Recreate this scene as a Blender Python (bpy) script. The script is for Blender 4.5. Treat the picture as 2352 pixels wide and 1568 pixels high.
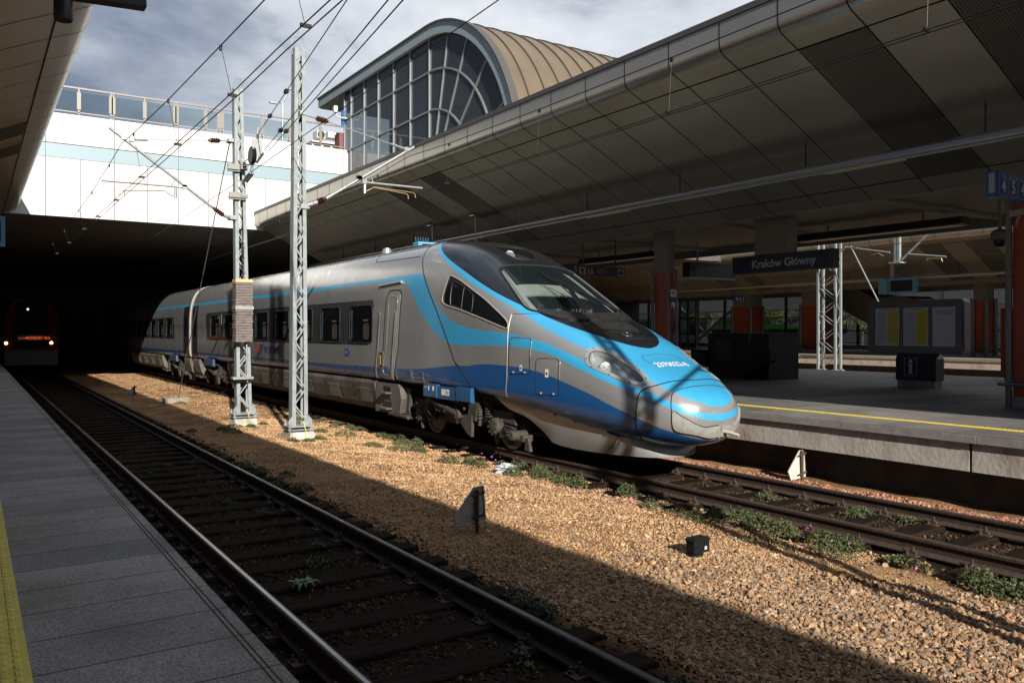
import bpy, bmesh, math, random
import numpy as np
from mathutils import Vector
random.seed(7); rng=np.random.default_rng(7)
for o in list(bpy.data.objects): bpy.data.objects.remove(o)
SC=bpy.context.scene; COL=SC.collection
# ------------------------------------------------------------- camera
F=1880.0; VPX=-68.0; HY=762.0
TH=math.atan((1176-VPX)/F); S=math.sin(TH); C=math.cos(TH); H=1.797/C
cd=bpy.data.cameras.new('camera'); cam=bpy.data.objects.new('camera',cd); COL.objects.link(cam)
cam.location=(0,0,H); cam.rotation_euler=(math.pi/2,0,-TH)
cd.sensor_width=36; cd.lens=F/2352*36; cd.shift_y=-(784-HY)/2352; cd.clip_start=.05; cd.clip_end=3000
SC.camera=cam
# ------------------------------------------------------------- light
SX,SY=0.50,2.05        # sun travel per metre of drop
sl=bpy.data.lights.new('sun','SUN'); sl.energy=5.0; sl.angle=math.radians(.53); sl.color=(1,.925,.82)
so=bpy.data.objects.new('sun',sl); COL.objects.link(so)
so.rotation_euler=Vector((SX,SY,-1)).to_track_quat('-Z','Y').to_euler(); so.location=(-20,-60,40)
SC.view_settings.view_transform='Standard'; SC.view_settings.look='None'
SC.view_settings.exposure=0.75; SC.view_settings.gamma=1
W=bpy.data.worlds.new('World'); SC.world=W; W.use_nodes=True
def world():
    n=W.node_tree.nodes; l=W.node_tree.links; n.clear()
    out=n.new('ShaderNodeOutputWorld'); bg=n.new('ShaderNodeBackground'); l.new(bg.outputs[0],out.inputs[0])
    sky=n.new('ShaderNodeTexSky'); sky.sky_type='NISHITA'; sky.sun_disc=False
    sky.sun_elevation=math.atan(1/math.hypot(SX,SY)); sky.sun_rotation=math.atan2(-SX,-SY)
    tc=n.new('ShaderNodeTexCoord'); mp=n.new('ShaderNodeMapping'); mp.inputs['Scale'].default_value=(1,1,2.2)
    mp.inputs['Location'].default_value=(.35,.1,.2)
    l.new(tc.outputs['Generated'],mp.inputs[0])
    nz=n.new('ShaderNodeTexNoise'); nz.inputs['Scale'].default_value=2.6; nz.inputs['Detail'].default_value=10; nz.inputs['Roughness'].default_value=.58; nz.inputs['Distortion'].default_value=.3
    l.new(mp.outputs[0],nz.inputs[0])
    sx=n.new('ShaderNodeSeparateXYZ'); l.new(tc.outputs['Generated'],sx.inputs[0])
    gz=n.new('ShaderNodeMath'); gz.operation='MULTIPLY_ADD'; l.new(sx.outputs[2],gz.inputs[0]); gz.inputs[1].default_value=.16; l.new(nz.outputs[0],gz.inputs[2])
    gx=n.new('ShaderNodeMath'); gx.operation='MULTIPLY_ADD'; l.new(sx.outputs[0],gx.inputs[0]); gx.inputs[1].default_value=.36; l.new(gz.outputs[0],gx.inputs[2])
    cr=n.new('ShaderNodeValToRGB'); l.new(gx.outputs[0],cr.inputs[0]); e=cr.color_ramp.elements
    e[0].position=.36; e[0].color=(.10,.13,.19,1); e[1].position=.86; e[1].color=(.80,.83,.88,1)
    for p,c in((.47,(.145,.185,.265,1)),(.56,(.20,.245,.335,1)),(.63,(.34,.385,.47,1)),(.70,(.55,.59,.66,1))):
        a=e.new(p); a.color=c
    n2=n.new('ShaderNodeTexNoise'); n2.inputs['Scale'].default_value=5; n2.inputs['Detail'].default_value=7; l.new(mp.outputs[0],n2.inputs[0])
    r2=n.new('ShaderNodeValToRGB'); l.new(n2.outputs[0],r2.inputs[0]); r2.color_ramp.elements[0].position=.60; r2.color_ramp.elements[1].position=.70
    sm=n.new('ShaderNodeMix'); sm.data_type='RGBA'; sm.blend_type='MULTIPLY'; sm.inputs[0].default_value=1
    l.new(sky.outputs[0],sm.inputs[6]); sm.inputs[7].default_value=(1,1.25,1.9,1)
    mx=n.new('ShaderNodeMix'); mx.data_type='RGBA'; l.new(r2.outputs[0],mx.inputs[0])
    sc_=n.new('ShaderNodeMix'); sc_.data_type='RGBA'; sc_.blend_type='MULTIPLY'; sc_.inputs[0].default_value=1; l.new(cr.outputs[0],sc_.inputs[6]); sc_.inputs[7].default_value=(9,9,9,1)
    l.new(sc_.outputs[2],mx.inputs[6]); l.new(sm.outputs[2],mx.inputs[7])
    gm=n.new('ShaderNodeMath'); gm.operation='MULTIPLY'; l.new(r2.outputs[0],gm.inputs[0])
    st=n.new('ShaderNodeMapRange'); l.new(sx.outputs[0],st.inputs[0]); st.inputs[1].default_value=.45; st.inputs[2].default_value=.75
    l.new(st.outputs[0],gm.inputs[1]); l.new(gm.outputs[0],mx.inputs[0])
    l.new(mx.outputs[2],bg.inputs[0]); bg.inputs[1].default_value=.075
world()
# ------------------------------------------------------------- picture <-> place helpers (used to size real objects on real planes)
def proj(X,Y,Z):
    r=X*C-Y*S; d=X*S+Y*C; return 1176+F*r/d, HY-F*(Z-H)/d
def onX(vx,vy,X):
    u=(vx-1176)/F; Y=X*(C-u*S)/(S+u*C); d=X*S+Y*C; return X,Y,H+(HY-vy)*d/F
def onY(vx,vy,Y):
    u=(vx-1176)/F; X=(Y*C*u+Y*S)/(C-u*S); d=X*S+Y*C; return X,Y,H+(HY-vy)*d/F
def onZ(vx,vy,Z):
    d=(H-Z)*F/(vy-HY); r=d*(vx-1176)/F; return r*C+d*S, d*C-r*S, Z
CR={'A':(2200,1150,2.24),'B':(1650,950,2.94),'C':(1550,1450,2.94),'D':(520,1050,2.614),'1':(0,0,1.68),'2':(1200,0,1.68),'3':(2600,0,1.568),'4':(0,900,1.68),'5':(1200,900,1.68),'6':(2400,900,1.3868),'8':(2500,1700,1.4737)}
def V(c,x,y):
    ox,oy,k=CR[c]; return (ox+x/k)*.57422,(oy+y/k)*.57422
# ------------------------------------------------------------- materials
MC={}
def mat(name,col,rough=.6,metal=0,var=None,vscale=5,bump=0,bscale=20,spec=.5,emit=None,es=1,coat=0,obj=True,detail=6,island=None,stretch=None,ramp=(.35,.65),trans=0):
    if name in MC: return MC[name]
    m=bpy.data.materials.new(name); m.use_nodes=True; n=m.node_tree.nodes; l=m.node_tree.links
    b=n['Principled BSDF']; b.inputs['Base Color'].default_value=(*col,1); b.inputs['Roughness'].default_value=rough
    b.inputs['Metallic'].default_value=metal; b.inputs['Specular IOR Level'].default_value=spec; b.inputs['Coat Weight'].default_value=coat
    b.inputs['Coat Roughness'].default_value=.14
    if emit: b.inputs['Emission Color'].default_value=(*emit,1); b.inputs['Emission Strength'].default_value=es
    if trans:
        t=n.new('ShaderNodeBsdfTransparent'); t.inputs[0].default_value=(.8,.86,.88,1); mx=n.new('ShaderNodeMixShader'); mx.inputs[0].default_value=trans
        l.new(b.outputs[0],mx.inputs[1]); l.new(t.outputs[0],mx.inputs[2]); l.new(mx.outputs[0],n['Material Output'].inputs[0])
    tc=n.new('ShaderNodeTexCoord'); src=tc.outputs['Object']
    if stretch:
        mp=n.new('ShaderNodeMapping'); mp.inputs['Scale'].default_value=stretch; l.new(src,mp.inputs[0]); src=mp.outputs[0]
    colout=None
    if island:
        g=n.new('ShaderNodeNewGeometry'); cr=n.new('ShaderNodeValToRGB'); cr.color_ramp.interpolation='LINEAR'; e=cr.color_ramp.elements
        e[0].position=0; e[0].color=(*island[0],1); e[1].position=1; e[1].color=(*island[-1],1)
        for i,c in enumerate(island[1:-1]): a=e.new((i+1)/(len(island)-1)); a.color=(*c,1)
        l.new(g.outputs['Random Per Island'],cr.inputs[0]); colout=cr.outputs[0]
    if var:
        nz=n.new('ShaderNodeTexNoise'); nz.inputs['Scale'].default_value=vscale; nz.inputs['Detail'].default_value=detail; nz.inputs['Roughness'].default_value=.6; l.new(src,nz.inputs[0])
        cr=n.new('ShaderNodeValToRGB'); l.new(nz.outputs[0],cr.inputs[0]); cr.color_ramp.elements[0].position=ramp[0]; cr.color_ramp.elements[1].position=ramp[1]
        if colout is None:
            cr.color_ramp.elements[0].color=(*col,1); cr.color_ramp.elements[1].color=(*var,1); colout=cr.outputs[0]
        else:
            mx=n.new('ShaderNodeMix'); mx.data_type='RGBA'; l.new(cr.outputs[0],mx.inputs[0]); l.new(colout,mx.inputs[6]); mx.inputs[7].default_value=(*var,1); colout=mx.outputs[2]
    if colout is not None: l.new(colout,b.inputs['Base Color'])
    if bump:
        nb=n.new('ShaderNodeTexNoise'); nb.inputs['Scale'].default_value=bscale; nb.inputs['Detail'].default_value=5; l.new(src,nb.inputs[0])
        bp=n.new('ShaderNodeBump'); bp.inputs['Strength'].default_value=bump; bp.inputs['Distance'].default_value=.02; l.new(nb.outputs[0],bp.inputs['Height']); l.new(bp.outputs[0],b.inputs['Normal'])
    MC[name]=m; return m
def node(m,t,**k):
    a=m.node_tree.nodes.new(t)
    for x,y in k.items(): setattr(a,x,y)
    return a
# ------------------------------------------------------------- mesh builder
class MB:
    def __init__(s): s.v=[]; s.f=[]; s.m=[]
    def add(s,vs,fs,mi=0):
        b=len(s.v); s.v+= [tuple(map(float,p)) for p in vs]; s.f+=[tuple(i+b for i in f) for f in fs]; s.m+=[mi]*len(fs); return s
    def box(s,a,b,mi=0):
        x0,y0,z0=[min(a[i],b[i]) for i in range(3)]; x1,y1,z1=[max(a[i],b[i]) for i in range(3)]
        return s.add([(x0,y0,z0),(x1,y0,z0),(x1,y1,z0),(x0,y1,z0),(x0,y0,z1),(x1,y0,z1),(x1,y1,z1),(x0,y1,z1)],
            [(0,3,2,1),(4,5,6,7),(0,1,5,4),(1,2,6,5),(2,3,7,6),(3,0,4,7)],mi)
    def cbox(s,c,d,mi=0): return s.box([c[i]-d[i]/2 for i in range(3)],[c[i]+d[i]/2 for i in range(3)],mi)
    def tube(s,pts,r,n=8,mi=0,cap=True):
        P=[Vector(p) for p in pts]; rr=r if isinstance(r,(list,tuple)) else [r]*len(P); vs=[]
        up=None
        for i,p in enumerate(P):
            a=P[max(i-1,0)]; b=P[min(i+1,len(P)-1)]; d=(b-a)
            d=d.normalized() if d.length>1e-9 else Vector((0,0,1))
            if up is None: up=Vector((0,0,1)) if abs(d.z)<.9 else Vector((1,0,0))
            u=d.cross(up).normalized(); w=u.cross(d).normalized(); up=w
            for k in range(n):
                t=2*math.pi*k/n; q=p+u*math.cos(t)*rr[i]+w*math.sin(t)*rr[i]; vs.append(q)
        fs=[(i*n+k,i*n+(k+1)%n,(i+1)*n+(k+1)%n,(i+1)*n+k) for i in range(len(P)-1) for k in range(n)]
        if cap: fs+=[tuple(range(n))[::-1],tuple((len(P)-1)*n+k for k in range(n))]
        return s.add(vs,fs,mi)
    def bar(s,a,b,w,t,mi=0,up=(0,0,1)):
        a=Vector(a); b=Vector(b); d=(b-a).normalized(); upv=Vector(up)
        if abs(d.dot(upv))>.99: upv=Vector((1,0,0))
        u=d.cross(upv).normalized()*w/2; v=u.cross(d).normalized()*t/2
        vs=[a-u-v,a+u-v,a+u+v,a-u+v,b-u-v,b+u-v,b+u+v,b-u+v]
        return s.add(vs,[(0,3,2,1),(4,5,6,7),(0,1,5,4),(1,2,6,5),(2,3,7,6),(3,0,4,7)],mi)
    def prism(s,poly,ax,a,b,mi=0):
        """poly in the two other axes, extruded along axis ax from a to b"""
        n=len(poly)
        def P(p,t):
            q=list(p); q.insert(ax,t); return q
        vs=[P(p,a) for p in poly]+[P(p,b) for p in poly]
        return s.add(vs,[tuple(range(n)),tuple(range(2*n-1,n-1,-1))]+[(i,i+n,(i+1)%n+n,(i+1)%n) for i in range(n)],mi)
    def lathe(s,prof,c,axis=2,n=20,mi=0):
        vs=[]; 
        for r,h in prof:
            for k in range(n):
                t=2*math.pi*k/n; p=[r*math.cos(t),r*math.sin(t)]; p.insert(axis,h); vs.append([p[i]+c[i] for i in range(3)])
        fs=[(i*n+k,i*n+(k+1)%n,(i+1)*n+(k+1)%n,(i+1)*n+k) for i in range(len(prof)-1) for k in range(n)]
        fs+=[tuple(range(n))[::-1],tuple((len(prof)-1)*n+k for k in range(n))]
        return s.add(vs,fs,mi)
    def build(s,name,mats,parent=None,smooth=False,loc=None,fix=True):
        me=bpy.data.meshes.new(name); me.from_pydata(s.v,[],s.f)
        for m in (mats if isinstance(mats,(list,tuple)) else [mats]): me.materials.append(m)
        me.polygons.foreach_set('material_index',s.m)
        if fix:
            bm=bmesh.new(); bm.from_mesh(me); bmesh.ops.recalc_face_normals(bm,faces=bm.faces); bm.to_mesh(me); bm.free()
        if smooth: 
            me.polygons.foreach_set('use_smooth',[True]*len(me.polygons))
            try: me.set_sharp_from_angle(angle=math.radians(40))
            except Exception: pass
        o=bpy.data.objects.new(name,me); COL.objects.link(o)
        if loc: o.location=loc
        if parent: o.parent=parent
        return o
def raw(name,v,f,mats,parent=None,mi=None,smooth=False,nor=None):
    me=bpy.data.meshes.new(name); v=np.asarray(v,np.float32); f=np.asarray(f,np.int32)
    k=f.shape[1]; me.vertices.add(len(v)); me.vertices.foreach_set('co',v.ravel()); me.loops.add(f.size); me.loops.foreach_set('vertex_index',f.ravel())
    me.polygons.add(len(f)); me.polygons.foreach_set('loop_start',np.arange(0,f.size,k,dtype=np.int32)); me.update(calc_edges=True); me.validate()
    for m in (mats if isinstance(mats,(list,tuple)) else [mats]): me.materials.append(m)
    if mi is not None: me.polygons.foreach_set('material_index',mi)
    me.polygons.foreach_set('use_smooth',[bool(smooth)]*len(me.polygons))
    o=bpy.data.objects.new(name,me); COL.objects.link(o)
    if parent: o.parent=parent
    return o
def tag(o,label=None,cat=None,group=None,kind=None):
    for k,v in(('label',label),('category',cat),('group',group),('kind',kind)):
        if v: o[k]=v
    return o
def thing(name,label,cat,loc=(0,0,0),group=None,rz=0):
    o=bpy.data.objects.new(name,None); COL.objects.link(o); o.location=loc; o.rotation_euler[2]=rz; o.empty_display_size=.2
    return tag(o,label,cat,group)
def part(o,parent,keep=True):
    """parent in place: meshes are written in world coordinates"""
    o.parent=parent
    if keep: o.matrix_parent_inverse=root_inv(parent)
    return o
def root_inv(p):
    from mathutils import Matrix
    m=Matrix.Identity(4); chain=[]
    while p: chain.append(p); p=p.parent
    for q in reversed(chain): m=m@q.matrix_parent_inverse@Matrix.LocRotScale(q.location,q.rotation_euler,q.scale)
    return m.inverted()
def struct(o): o['kind']='structure'; return o
def dup(root,loc=None,label=None,rz=None):
    r=root.copy(); COL.objects.link(r)
    if loc is not None: r.location=loc
    if rz is not None: r.rotation_euler[2]=rz
    if label: r['label']=label
    for ch in list(root.children):
        c=ch.copy(); COL.objects.link(c); c.parent=r
        for g in ch.children:
            d=g.copy(); COL.objects.link(d); d.parent=c
    return r
def textmesh(txt,h,align='LEFT',bold=0,cond=1.0):
    """-> (n,2) points and faces of flat lettering, cap height h"""
    cu=bpy.data.curves.new('lettering','FONT'); cu.body=txt; cu.size=h/.72; cu.align_x=align; cu.resolution_u=3; cu.offset=bold
    o=bpy.data.objects.new('lettering',cu); COL.objects.link(o); dg=bpy.context.evaluated_depsgraph_get(); dg.update()
    me=bpy.data.meshes.new_from_object(o.evaluated_get(dg)); v=np.array([p.co[:] for p in me.vertices]).reshape(-1,3); f=[tuple(p.vertices) for p in me.polygons]
    bpy.data.objects.remove(o); bpy.data.curves.remove(cu); bpy.data.meshes.remove(me)
    v=v[:,:2]; v[:,0]*=cond; return v,f
def addtext(mb,txt,h,org,ux,uy,align='LEFT',bold=0,mi=0,cond=1.0):
    v,f=textmesh(txt,h,align,bold,cond); o=np.array(org,float); ux=np.array(ux,float); uy=np.array(uy,float)
    mb.add([o+p[0]*ux+p[1]*uy for p in v],f,mi)
# ------------------------------------------------------------- colours
M=dict(
 steel=mat('galvanised_paint',(.26,.295,.305),.5,.1,var=(.20,.23,.24),vscale=9,bump=.15,bscale=60),
 zinc=mat('zinc_tube',(.42,.44,.44),.4,.6,var=(.30,.32,.32),vscale=14),
 dark=mat('dark_metal',(.012,.013,.015),.45),
 wire=mat('wire_metal',(.02,.018,.016),.5,.5),
 conc=mat('concrete',(.33,.30,.26),.85,var=(.18,.16,.13),vscale=3.5,bump=.5,bscale=25),
 white=mat('white_panel',(.56,.56,.55),.45,var=(.44,.435,.415),vscale=1.6,stretch=(1.6,1,.22),ramp=(.5,.8)),
 bluep=mat('pale_blue_panel',(.25,.335,.38),.35),
 rust=mat('rusty_iron',(.065,.040,.026),.75,.1,var=(.035,.025,.02),vscale=18,bump=.4,bscale=60),
 shiny=mat('polished_railhead',(.30,.31,.33),.24,1,var=(.18,.19,.21),vscale=25,stretch=(8,.3,1)),
 brown=mat('worn_railhead',(.11,.075,.05),.38,.7,var=(.07,.05,.035),vscale=20),
 black=mat('black_paint',(.008,.009,.011),.35),
 red=mat('brick_red_panel',(.28,.042,.015),.55,var=(.23,.036,.013),vscale=2),
 orange=mat('orange_panel',(.5,.12,.03),.5),
 signblue=mat('sign_blue',(.012,.035,.13),.35),
 signpale=mat('sign_frame_blue',(.07,.25,.40),.4),
 letter=mat('sign_lettering',(.75,.76,.76),.5),
 yellow=mat('tactile_yellow',(.55,.47,.08),.7,var=(.40,.35,.07),vscale=12,bump=.2,bscale=90),
 insul=mat('brown_porcelain',(.05,.018,.012),.2),
 copper=mat('contact_arm_brass',(.40,.30,.18),.4,.7),
 green=mat('weed_leaf',(.05,.13,.025),.7,island=((.03,.06,.02),(.05,.095,.03),(.08,.12,.04),(.13,.06,.04),(.045,.085,.03),(.09,.10,.06)),spec=.25),
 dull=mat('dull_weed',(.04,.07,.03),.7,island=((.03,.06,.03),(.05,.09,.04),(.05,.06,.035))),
)

def B(mb,name,mats,parent=None,smooth=False,label=None):
    o=mb.build(name,mats,None,smooth)
    if parent: part(o,parent)
    if label: o['label']=label
    return o
XN=2.79; XT=9.06; GZ=-0.22
YB=36.6      # front of the road bridge
# ============================================================= SETTING
# ---- ground (one sheet to the horizon, finely divided near the tracks)
mg=mat('gravel_ground',(.40,.245,.125),.95,spec=.15)
def gravel(m):
    n=m.node_tree.nodes; l=m.node_tree.links; b=n['Principled BSDF']; tc=n['Texture Coordinate']
    v=n.new('ShaderNodeTexVoronoi'); v.inputs['Scale'].default_value=38; l.new(tc.outputs['Object'],v.inputs[0])
    v2=n.new('ShaderNodeTexVoronoi'); v2.inputs['Scale'].default_value=90; l.new(tc.outputs['Object'],v2.inputs[0])
    cr=n.new('ShaderNodeValToRGB'); l.new(v.outputs['Color'],cr.inputs[0]); e=cr.color_ramp.elements
    e[0].color=(.24,.125,.055,1); e[1].color=(.56,.37,.21,1); a=e.new(.5); a.color=(.44,.265,.135,1)
    nz=n.new('ShaderNodeTexNoise'); nz.inputs['Scale'].default_value=1.1; nz.inputs['Detail'].default_value=8; l.new(tc.outputs['Object'],nz.inputs[0])
    r2=n.new('ShaderNodeValToRGB'); l.new(nz.outputs[0],r2.inputs[0]); r2.color_ramp.elements[0].position=.42; r2.color_ramp.elements[1].position=.62
    r2.color_ramp.elements[0].color=(.55,.5,.45,1); r2.color_ramp.elements[1].color=(1,1,1,1)
    mx=n.new('ShaderNodeMix'); mx.data_type='RGBA'; mx.blend_type='MULTIPLY'; mx.inputs[0].default_value=1; l.new(cr.outputs[0],mx.inputs[6]); l.new(r2.outputs[0],mx.inputs[7])
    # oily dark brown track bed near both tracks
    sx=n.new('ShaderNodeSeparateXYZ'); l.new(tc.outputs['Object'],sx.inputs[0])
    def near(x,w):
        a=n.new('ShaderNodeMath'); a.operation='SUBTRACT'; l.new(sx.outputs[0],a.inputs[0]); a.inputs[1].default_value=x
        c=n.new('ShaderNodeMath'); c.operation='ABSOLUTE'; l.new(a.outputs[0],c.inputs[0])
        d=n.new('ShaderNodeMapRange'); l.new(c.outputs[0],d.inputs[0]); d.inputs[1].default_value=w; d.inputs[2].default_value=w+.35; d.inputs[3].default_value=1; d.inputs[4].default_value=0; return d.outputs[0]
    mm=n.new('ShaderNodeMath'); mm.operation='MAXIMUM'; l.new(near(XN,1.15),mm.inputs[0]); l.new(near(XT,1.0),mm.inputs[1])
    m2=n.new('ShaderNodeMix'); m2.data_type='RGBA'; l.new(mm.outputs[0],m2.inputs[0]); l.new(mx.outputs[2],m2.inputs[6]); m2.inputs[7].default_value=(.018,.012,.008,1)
    l.new(m2.outputs[2],b.inputs['Base Color'])
    ad=n.new('ShaderNodeMath'); ad.operation='ADD'; l.new(v.outputs['Distance'],ad.inputs[0]); l.new(v2.outputs['Distance'],ad.inputs[1])
    bp=n.new('ShaderNodeBump'); bp.inputs['Strength'].default_value=1; bp.inputs['Distance'].default_value=.018; bp.invert=True; l.new(ad.outputs[0],bp.inputs['Height']); l.new(bp.outputs[0],b.inputs['Normal'])
gravel(mg)
def hgt(x,y):
    """ground height: flat bed, slight hump between the tracks"""
    h=GZ+0.05*np.exp(-((x-6.0)/1.1)**2)
    return h+.018*np.sin(x*3.1+y*1.3)*np.sin(y*2.3-x)+.012*np.sin(x*7+1)*np.sin(y*6.1+x*2)
def ground():
    xs=np.concatenate([[-2000,-300,-60],np.arange(.6,11.6,.1),[60,300,2000]]); ys=np.concatenate([[-2000,-200,-20],np.arange(-4,60,.16),[120,400,2500]])
    X,Y=np.meshgrid(xs,ys); Z=np.where((X>.5)&(X<11.7)&(Y>-5)&(Y<61),hgt(X,Y),GZ-.03)
    n,m=X.shape; v=np.stack([X.ravel(),Y.ravel(),Z.ravel()],1); i=np.arange(n*m).reshape(n,m)
    f=np.stack([i[:-1,:-1].ravel(),i[:-1,1:].ravel(),i[1:,1:].ravel(),i[1:,:-1].ravel()],1)
    struct(raw('ground',v,f,mg,smooth=True))
ground()
# ---- ballast stones
def rocks(name,xy,size,mats,lift=0.3,zfun=None,flat=.7):
    base=[]
    for k in range(7):
        r=random.Random(k+3); bm=bmesh.new()
        for _ in range(10):
            p=Vector((r.gauss(0,1),r.gauss(0,1),r.gauss(0,1))).normalized(); p=Vector((p.x*(.75+.35*r.random()),p.y*(.6+.3*r.random()),p.z*(.5+.25*r.random()))); bm.verts.new(p)
        res=bmesh.ops.convex_hull(bm,input=bm.verts); bmesh.ops.triangulate(bm,faces=bm.faces)
        bmesh.ops.delete(bm,geom=[v for v in bm.verts if not v.link_faces],context='VERTS')
        bm.verts.index_update(); base.append((np.array([v.co[:] for v in bm.verts]),np.array([[v.index for v in f.verts] for f in bm.faces]))); bm.free()
    VV=[];FF=[];off=0; xy=np.asarray(xy); N=len(xy); kind=rng.integers(0,7,N)
    for k in range(7):
        idx=np.where(kind==k)[0]; bv,bf=base[k]; n=len(idx)
        if n==0: continue
        a=rng.uniform(0,2*math.pi,n); tx=rng.normal(0,.45,n); ty=rng.normal(0,.45,n); s=size[idx]
        ca,sa=np.cos(a),np.sin(a); z=np.zeros(n); o=np.ones(n)
        Rz=np.stack([ca,-sa,z,sa,ca,z,z,z,o],1).reshape(n,3,3)
        cx,sx_=np.cos(tx),np.sin(tx); Rx=np.stack([o,z,z,z,cx,-sx_,z,sx_,cx],1).reshape(n,3,3)
        cy,sy_=np.cos(ty),np.sin(ty); Ry=np.stack([cy,z,sy_,z,o,z,-sy_,z,cy],1).reshape(n,3,3)
        R=Rz@Rx@Ry; P=np.einsum('nij,vj->nvi',R,bv)*s[:,None,None]
        x,y=xy[idx,0],xy[idx,1]; zz=(zfun or hgt)(x,y)+s*lift
        P+=np.stack([x,y,zz],1)[:,None,:]; VV.append(P.reshape(-1,3)); FF.append((bf[None]+(np.arange(n)*len(bv))[:,None,None]+off).reshape(-1,3)); off+=n*len(bv)
    return raw(name,np.concatenate(VV),np.concatenate(FF),mats)
ISL=((.28,.15,.075),(.34,.205,.11),(.17,.13,.095),(.39,.26,.145),(.28,.17,.09),(.13,.12,.105),(.36,.24,.15),(.20,.115,.065),(.33,.195,.11),(.44,.34,.24),(.26,.155,.085),(.19,.165,.135))
mstone=mat('ballast_stone',(.4,.25,.14),.9,spec=.25,island=ISL,var=(.13,.085,.05),vscale=14,bump=.35,bscale=120,ramp=(.5,.78))
mstone2=mat('ballast_stone_reddish',(.3,.16,.09),.9,island=((.24,.10,.055),(.34,.16,.09),(.18,.09,.055),(.42,.24,.15),(.28,.12,.07),(.20,.13,.10)),bump=.3,bscale=120)
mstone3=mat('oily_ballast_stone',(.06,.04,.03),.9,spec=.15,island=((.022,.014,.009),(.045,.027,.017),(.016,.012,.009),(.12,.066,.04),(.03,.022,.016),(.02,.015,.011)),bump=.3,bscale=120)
def scatter(n,x0,x1,y0,y1): return np.stack([rng.uniform(x0,x1,n),rng.uniform(y0,y1,n)],1)
a=scatter(78000,4.2,8.15,-.2,11.5); 
bound=10.6-(a[:,0]-4.3)*1.2+.7*np.sin(a[:,0]*2.2)                      # coarse stones give way to fine gravel further on
fine=np.clip((a[:,1]-bound+4.4)/2.2,0,1); strip=np.clip(1-abs(a[:,0]-7.62)/.42,0,1)
keep=rng.uniform(0,1,len(a))>np.maximum(fine*.93,strip*.5*(a[:,1]>2.5)); a=a[keep]
sz=(.013+.022*rng.uniform(0,1,len(a))**1.5)*np.where(rng.uniform(0,1,len(a))<.06,1.5,1); kk=(np.hypot(a[:,0]-6.27,a[:,1]-5.97)>.13); a,sz=a[kk],sz[kk]
tag(rocks('ballast_stones',a,sz,mstone),kind='stuff',label='coarse brown ballast stones beside the tracks',cat='ballast')
a=np.concatenate([scatter(60000,4.1,8.1,5,22),scatter(16000,4.1,8.1,22,50)]); sz=rng.uniform(.007,.017,len(a))*np.where(rng.uniform(0,1,len(a))<.02,2.2,1)
tag(rocks('fine_gravel',a,sz,mat('fine_gravel_stone',(.4,.25,.14),.95,island=((.40,.235,.11),(.52,.33,.17),(.30,.17,.08),(.60,.44,.28),(.46,.28,.14),(.36,.21,.10))),lift=.25),kind='stuff',label='fine orange gravel between the two tracks',cat='gravel')
a=np.concatenate([scatter(13000,10.02,10.95,.2,24)]); sz=rng.uniform(.022,.042,len(a))
tag(rocks('red_ballast_stones',a,sz,mstone2,lift=.55),kind='stuff',label='reddish ballast stones along the right platform wall',cat='ballast')
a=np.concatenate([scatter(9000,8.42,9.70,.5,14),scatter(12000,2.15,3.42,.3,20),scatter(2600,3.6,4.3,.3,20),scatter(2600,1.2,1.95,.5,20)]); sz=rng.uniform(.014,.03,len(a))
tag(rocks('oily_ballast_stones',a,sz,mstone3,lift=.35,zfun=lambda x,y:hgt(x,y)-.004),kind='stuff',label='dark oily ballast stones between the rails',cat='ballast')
# ---- railway tracks
msleep=mat('tarred_sleeper',(.008,.006,.005),.9,spec=.06,var=(.024,.016,.011),vscale=5,bump=.5,bscale=30,stretch=(.6,6,6))
RP=[(-.07,-.172),(.07,-.172),(.07,-.160),(.025,-.145),(.009,-.13),(.009,-.048),(.034,-.038),(.036,-.012),(.030,-.003),(.015,0),(-.015,0),(-.030,-.003),(-.036,-.012),(-.034,-.038),(-.009,-.048),(-.009,-.13),(-.025,-.145),(-.07,-.160)]
def rail(x,y0,y1,top,parent):
    mb=MB(); n=len(RP)
    vs=[(x+p[0],y,p[1]) for y in (y0,y1) for p in RP]; fs=[tuple(range(n)),tuple(range(2*n-1,n-1,-1))]+[(i,i+n,(i+1)%n+n,(i+1)%n) for i in range(n)]
    mb.add(vs,fs); mb.m=[0,0]+[1 if i==9 else 0 for i in range(n)]
    return B(mb,'rail',[M['rust'],top],parent)
def track(xc,y0,y1,top,label,pitch,clips):
    t=thing('railway_track',label,'railway track',(xc,y0,0),'railway tracks')
    for s in(-1,1): rail(xc+s*.7525,y0,y1,top,t)
    proto=None; cp=None; n=int((y1-y0)/pitch)
    for i in range(min(n,100)):
        if proto is None:
            mb=MB(); mb.prism([(-.13,-.34),(.13,-.34),(.13,-.195),(.115,-.18),(-.115,-.18),(-.13,-.195)],0,-1.28,1.28); s=mb.build('sleeper',msleep); proto=s
            cp=[]
            for q in(-1,1):
                x=q*.7525; cb=MB(); cb.box((x-.17,-.07,-.180),(x+.17,.07,-.166))
                for e in(-1,1):
                    cb.box((x+e*.085-.02,-.035,-.168),(x+e*.085+.02,.035,-.135)); cb.lathe([(.022,-.137),(.022,-.115),(.012,-.115),(.012,-.085)],(x+e*.085,0,0),2,8)
                    cb.lathe([(.02,-.168),(.02,-.145),(.011,-.14),(.011,-.12)],(x+e*.14,.035,0),2,8)
                c=cb.build('rail_fastener',M['rust']); c.parent=s; cp.append(c)
        else:
            s=proto.copy(); COL.objects.link(s)
            if i*pitch+y0<clips:
                for c0 in cp: c=c0.copy(); COL.objects.link(c); c.parent=s
        s.location=(0,i*pitch+rng.uniform(-.02,.02),0); s.rotation_euler[2]=rng.normal(0,.004); s.parent=t
    return t
track(XN,-1.2,60,M['shiny'],'near railway track with bright polished rails, in shade beside the left platform',.62,14)
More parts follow.
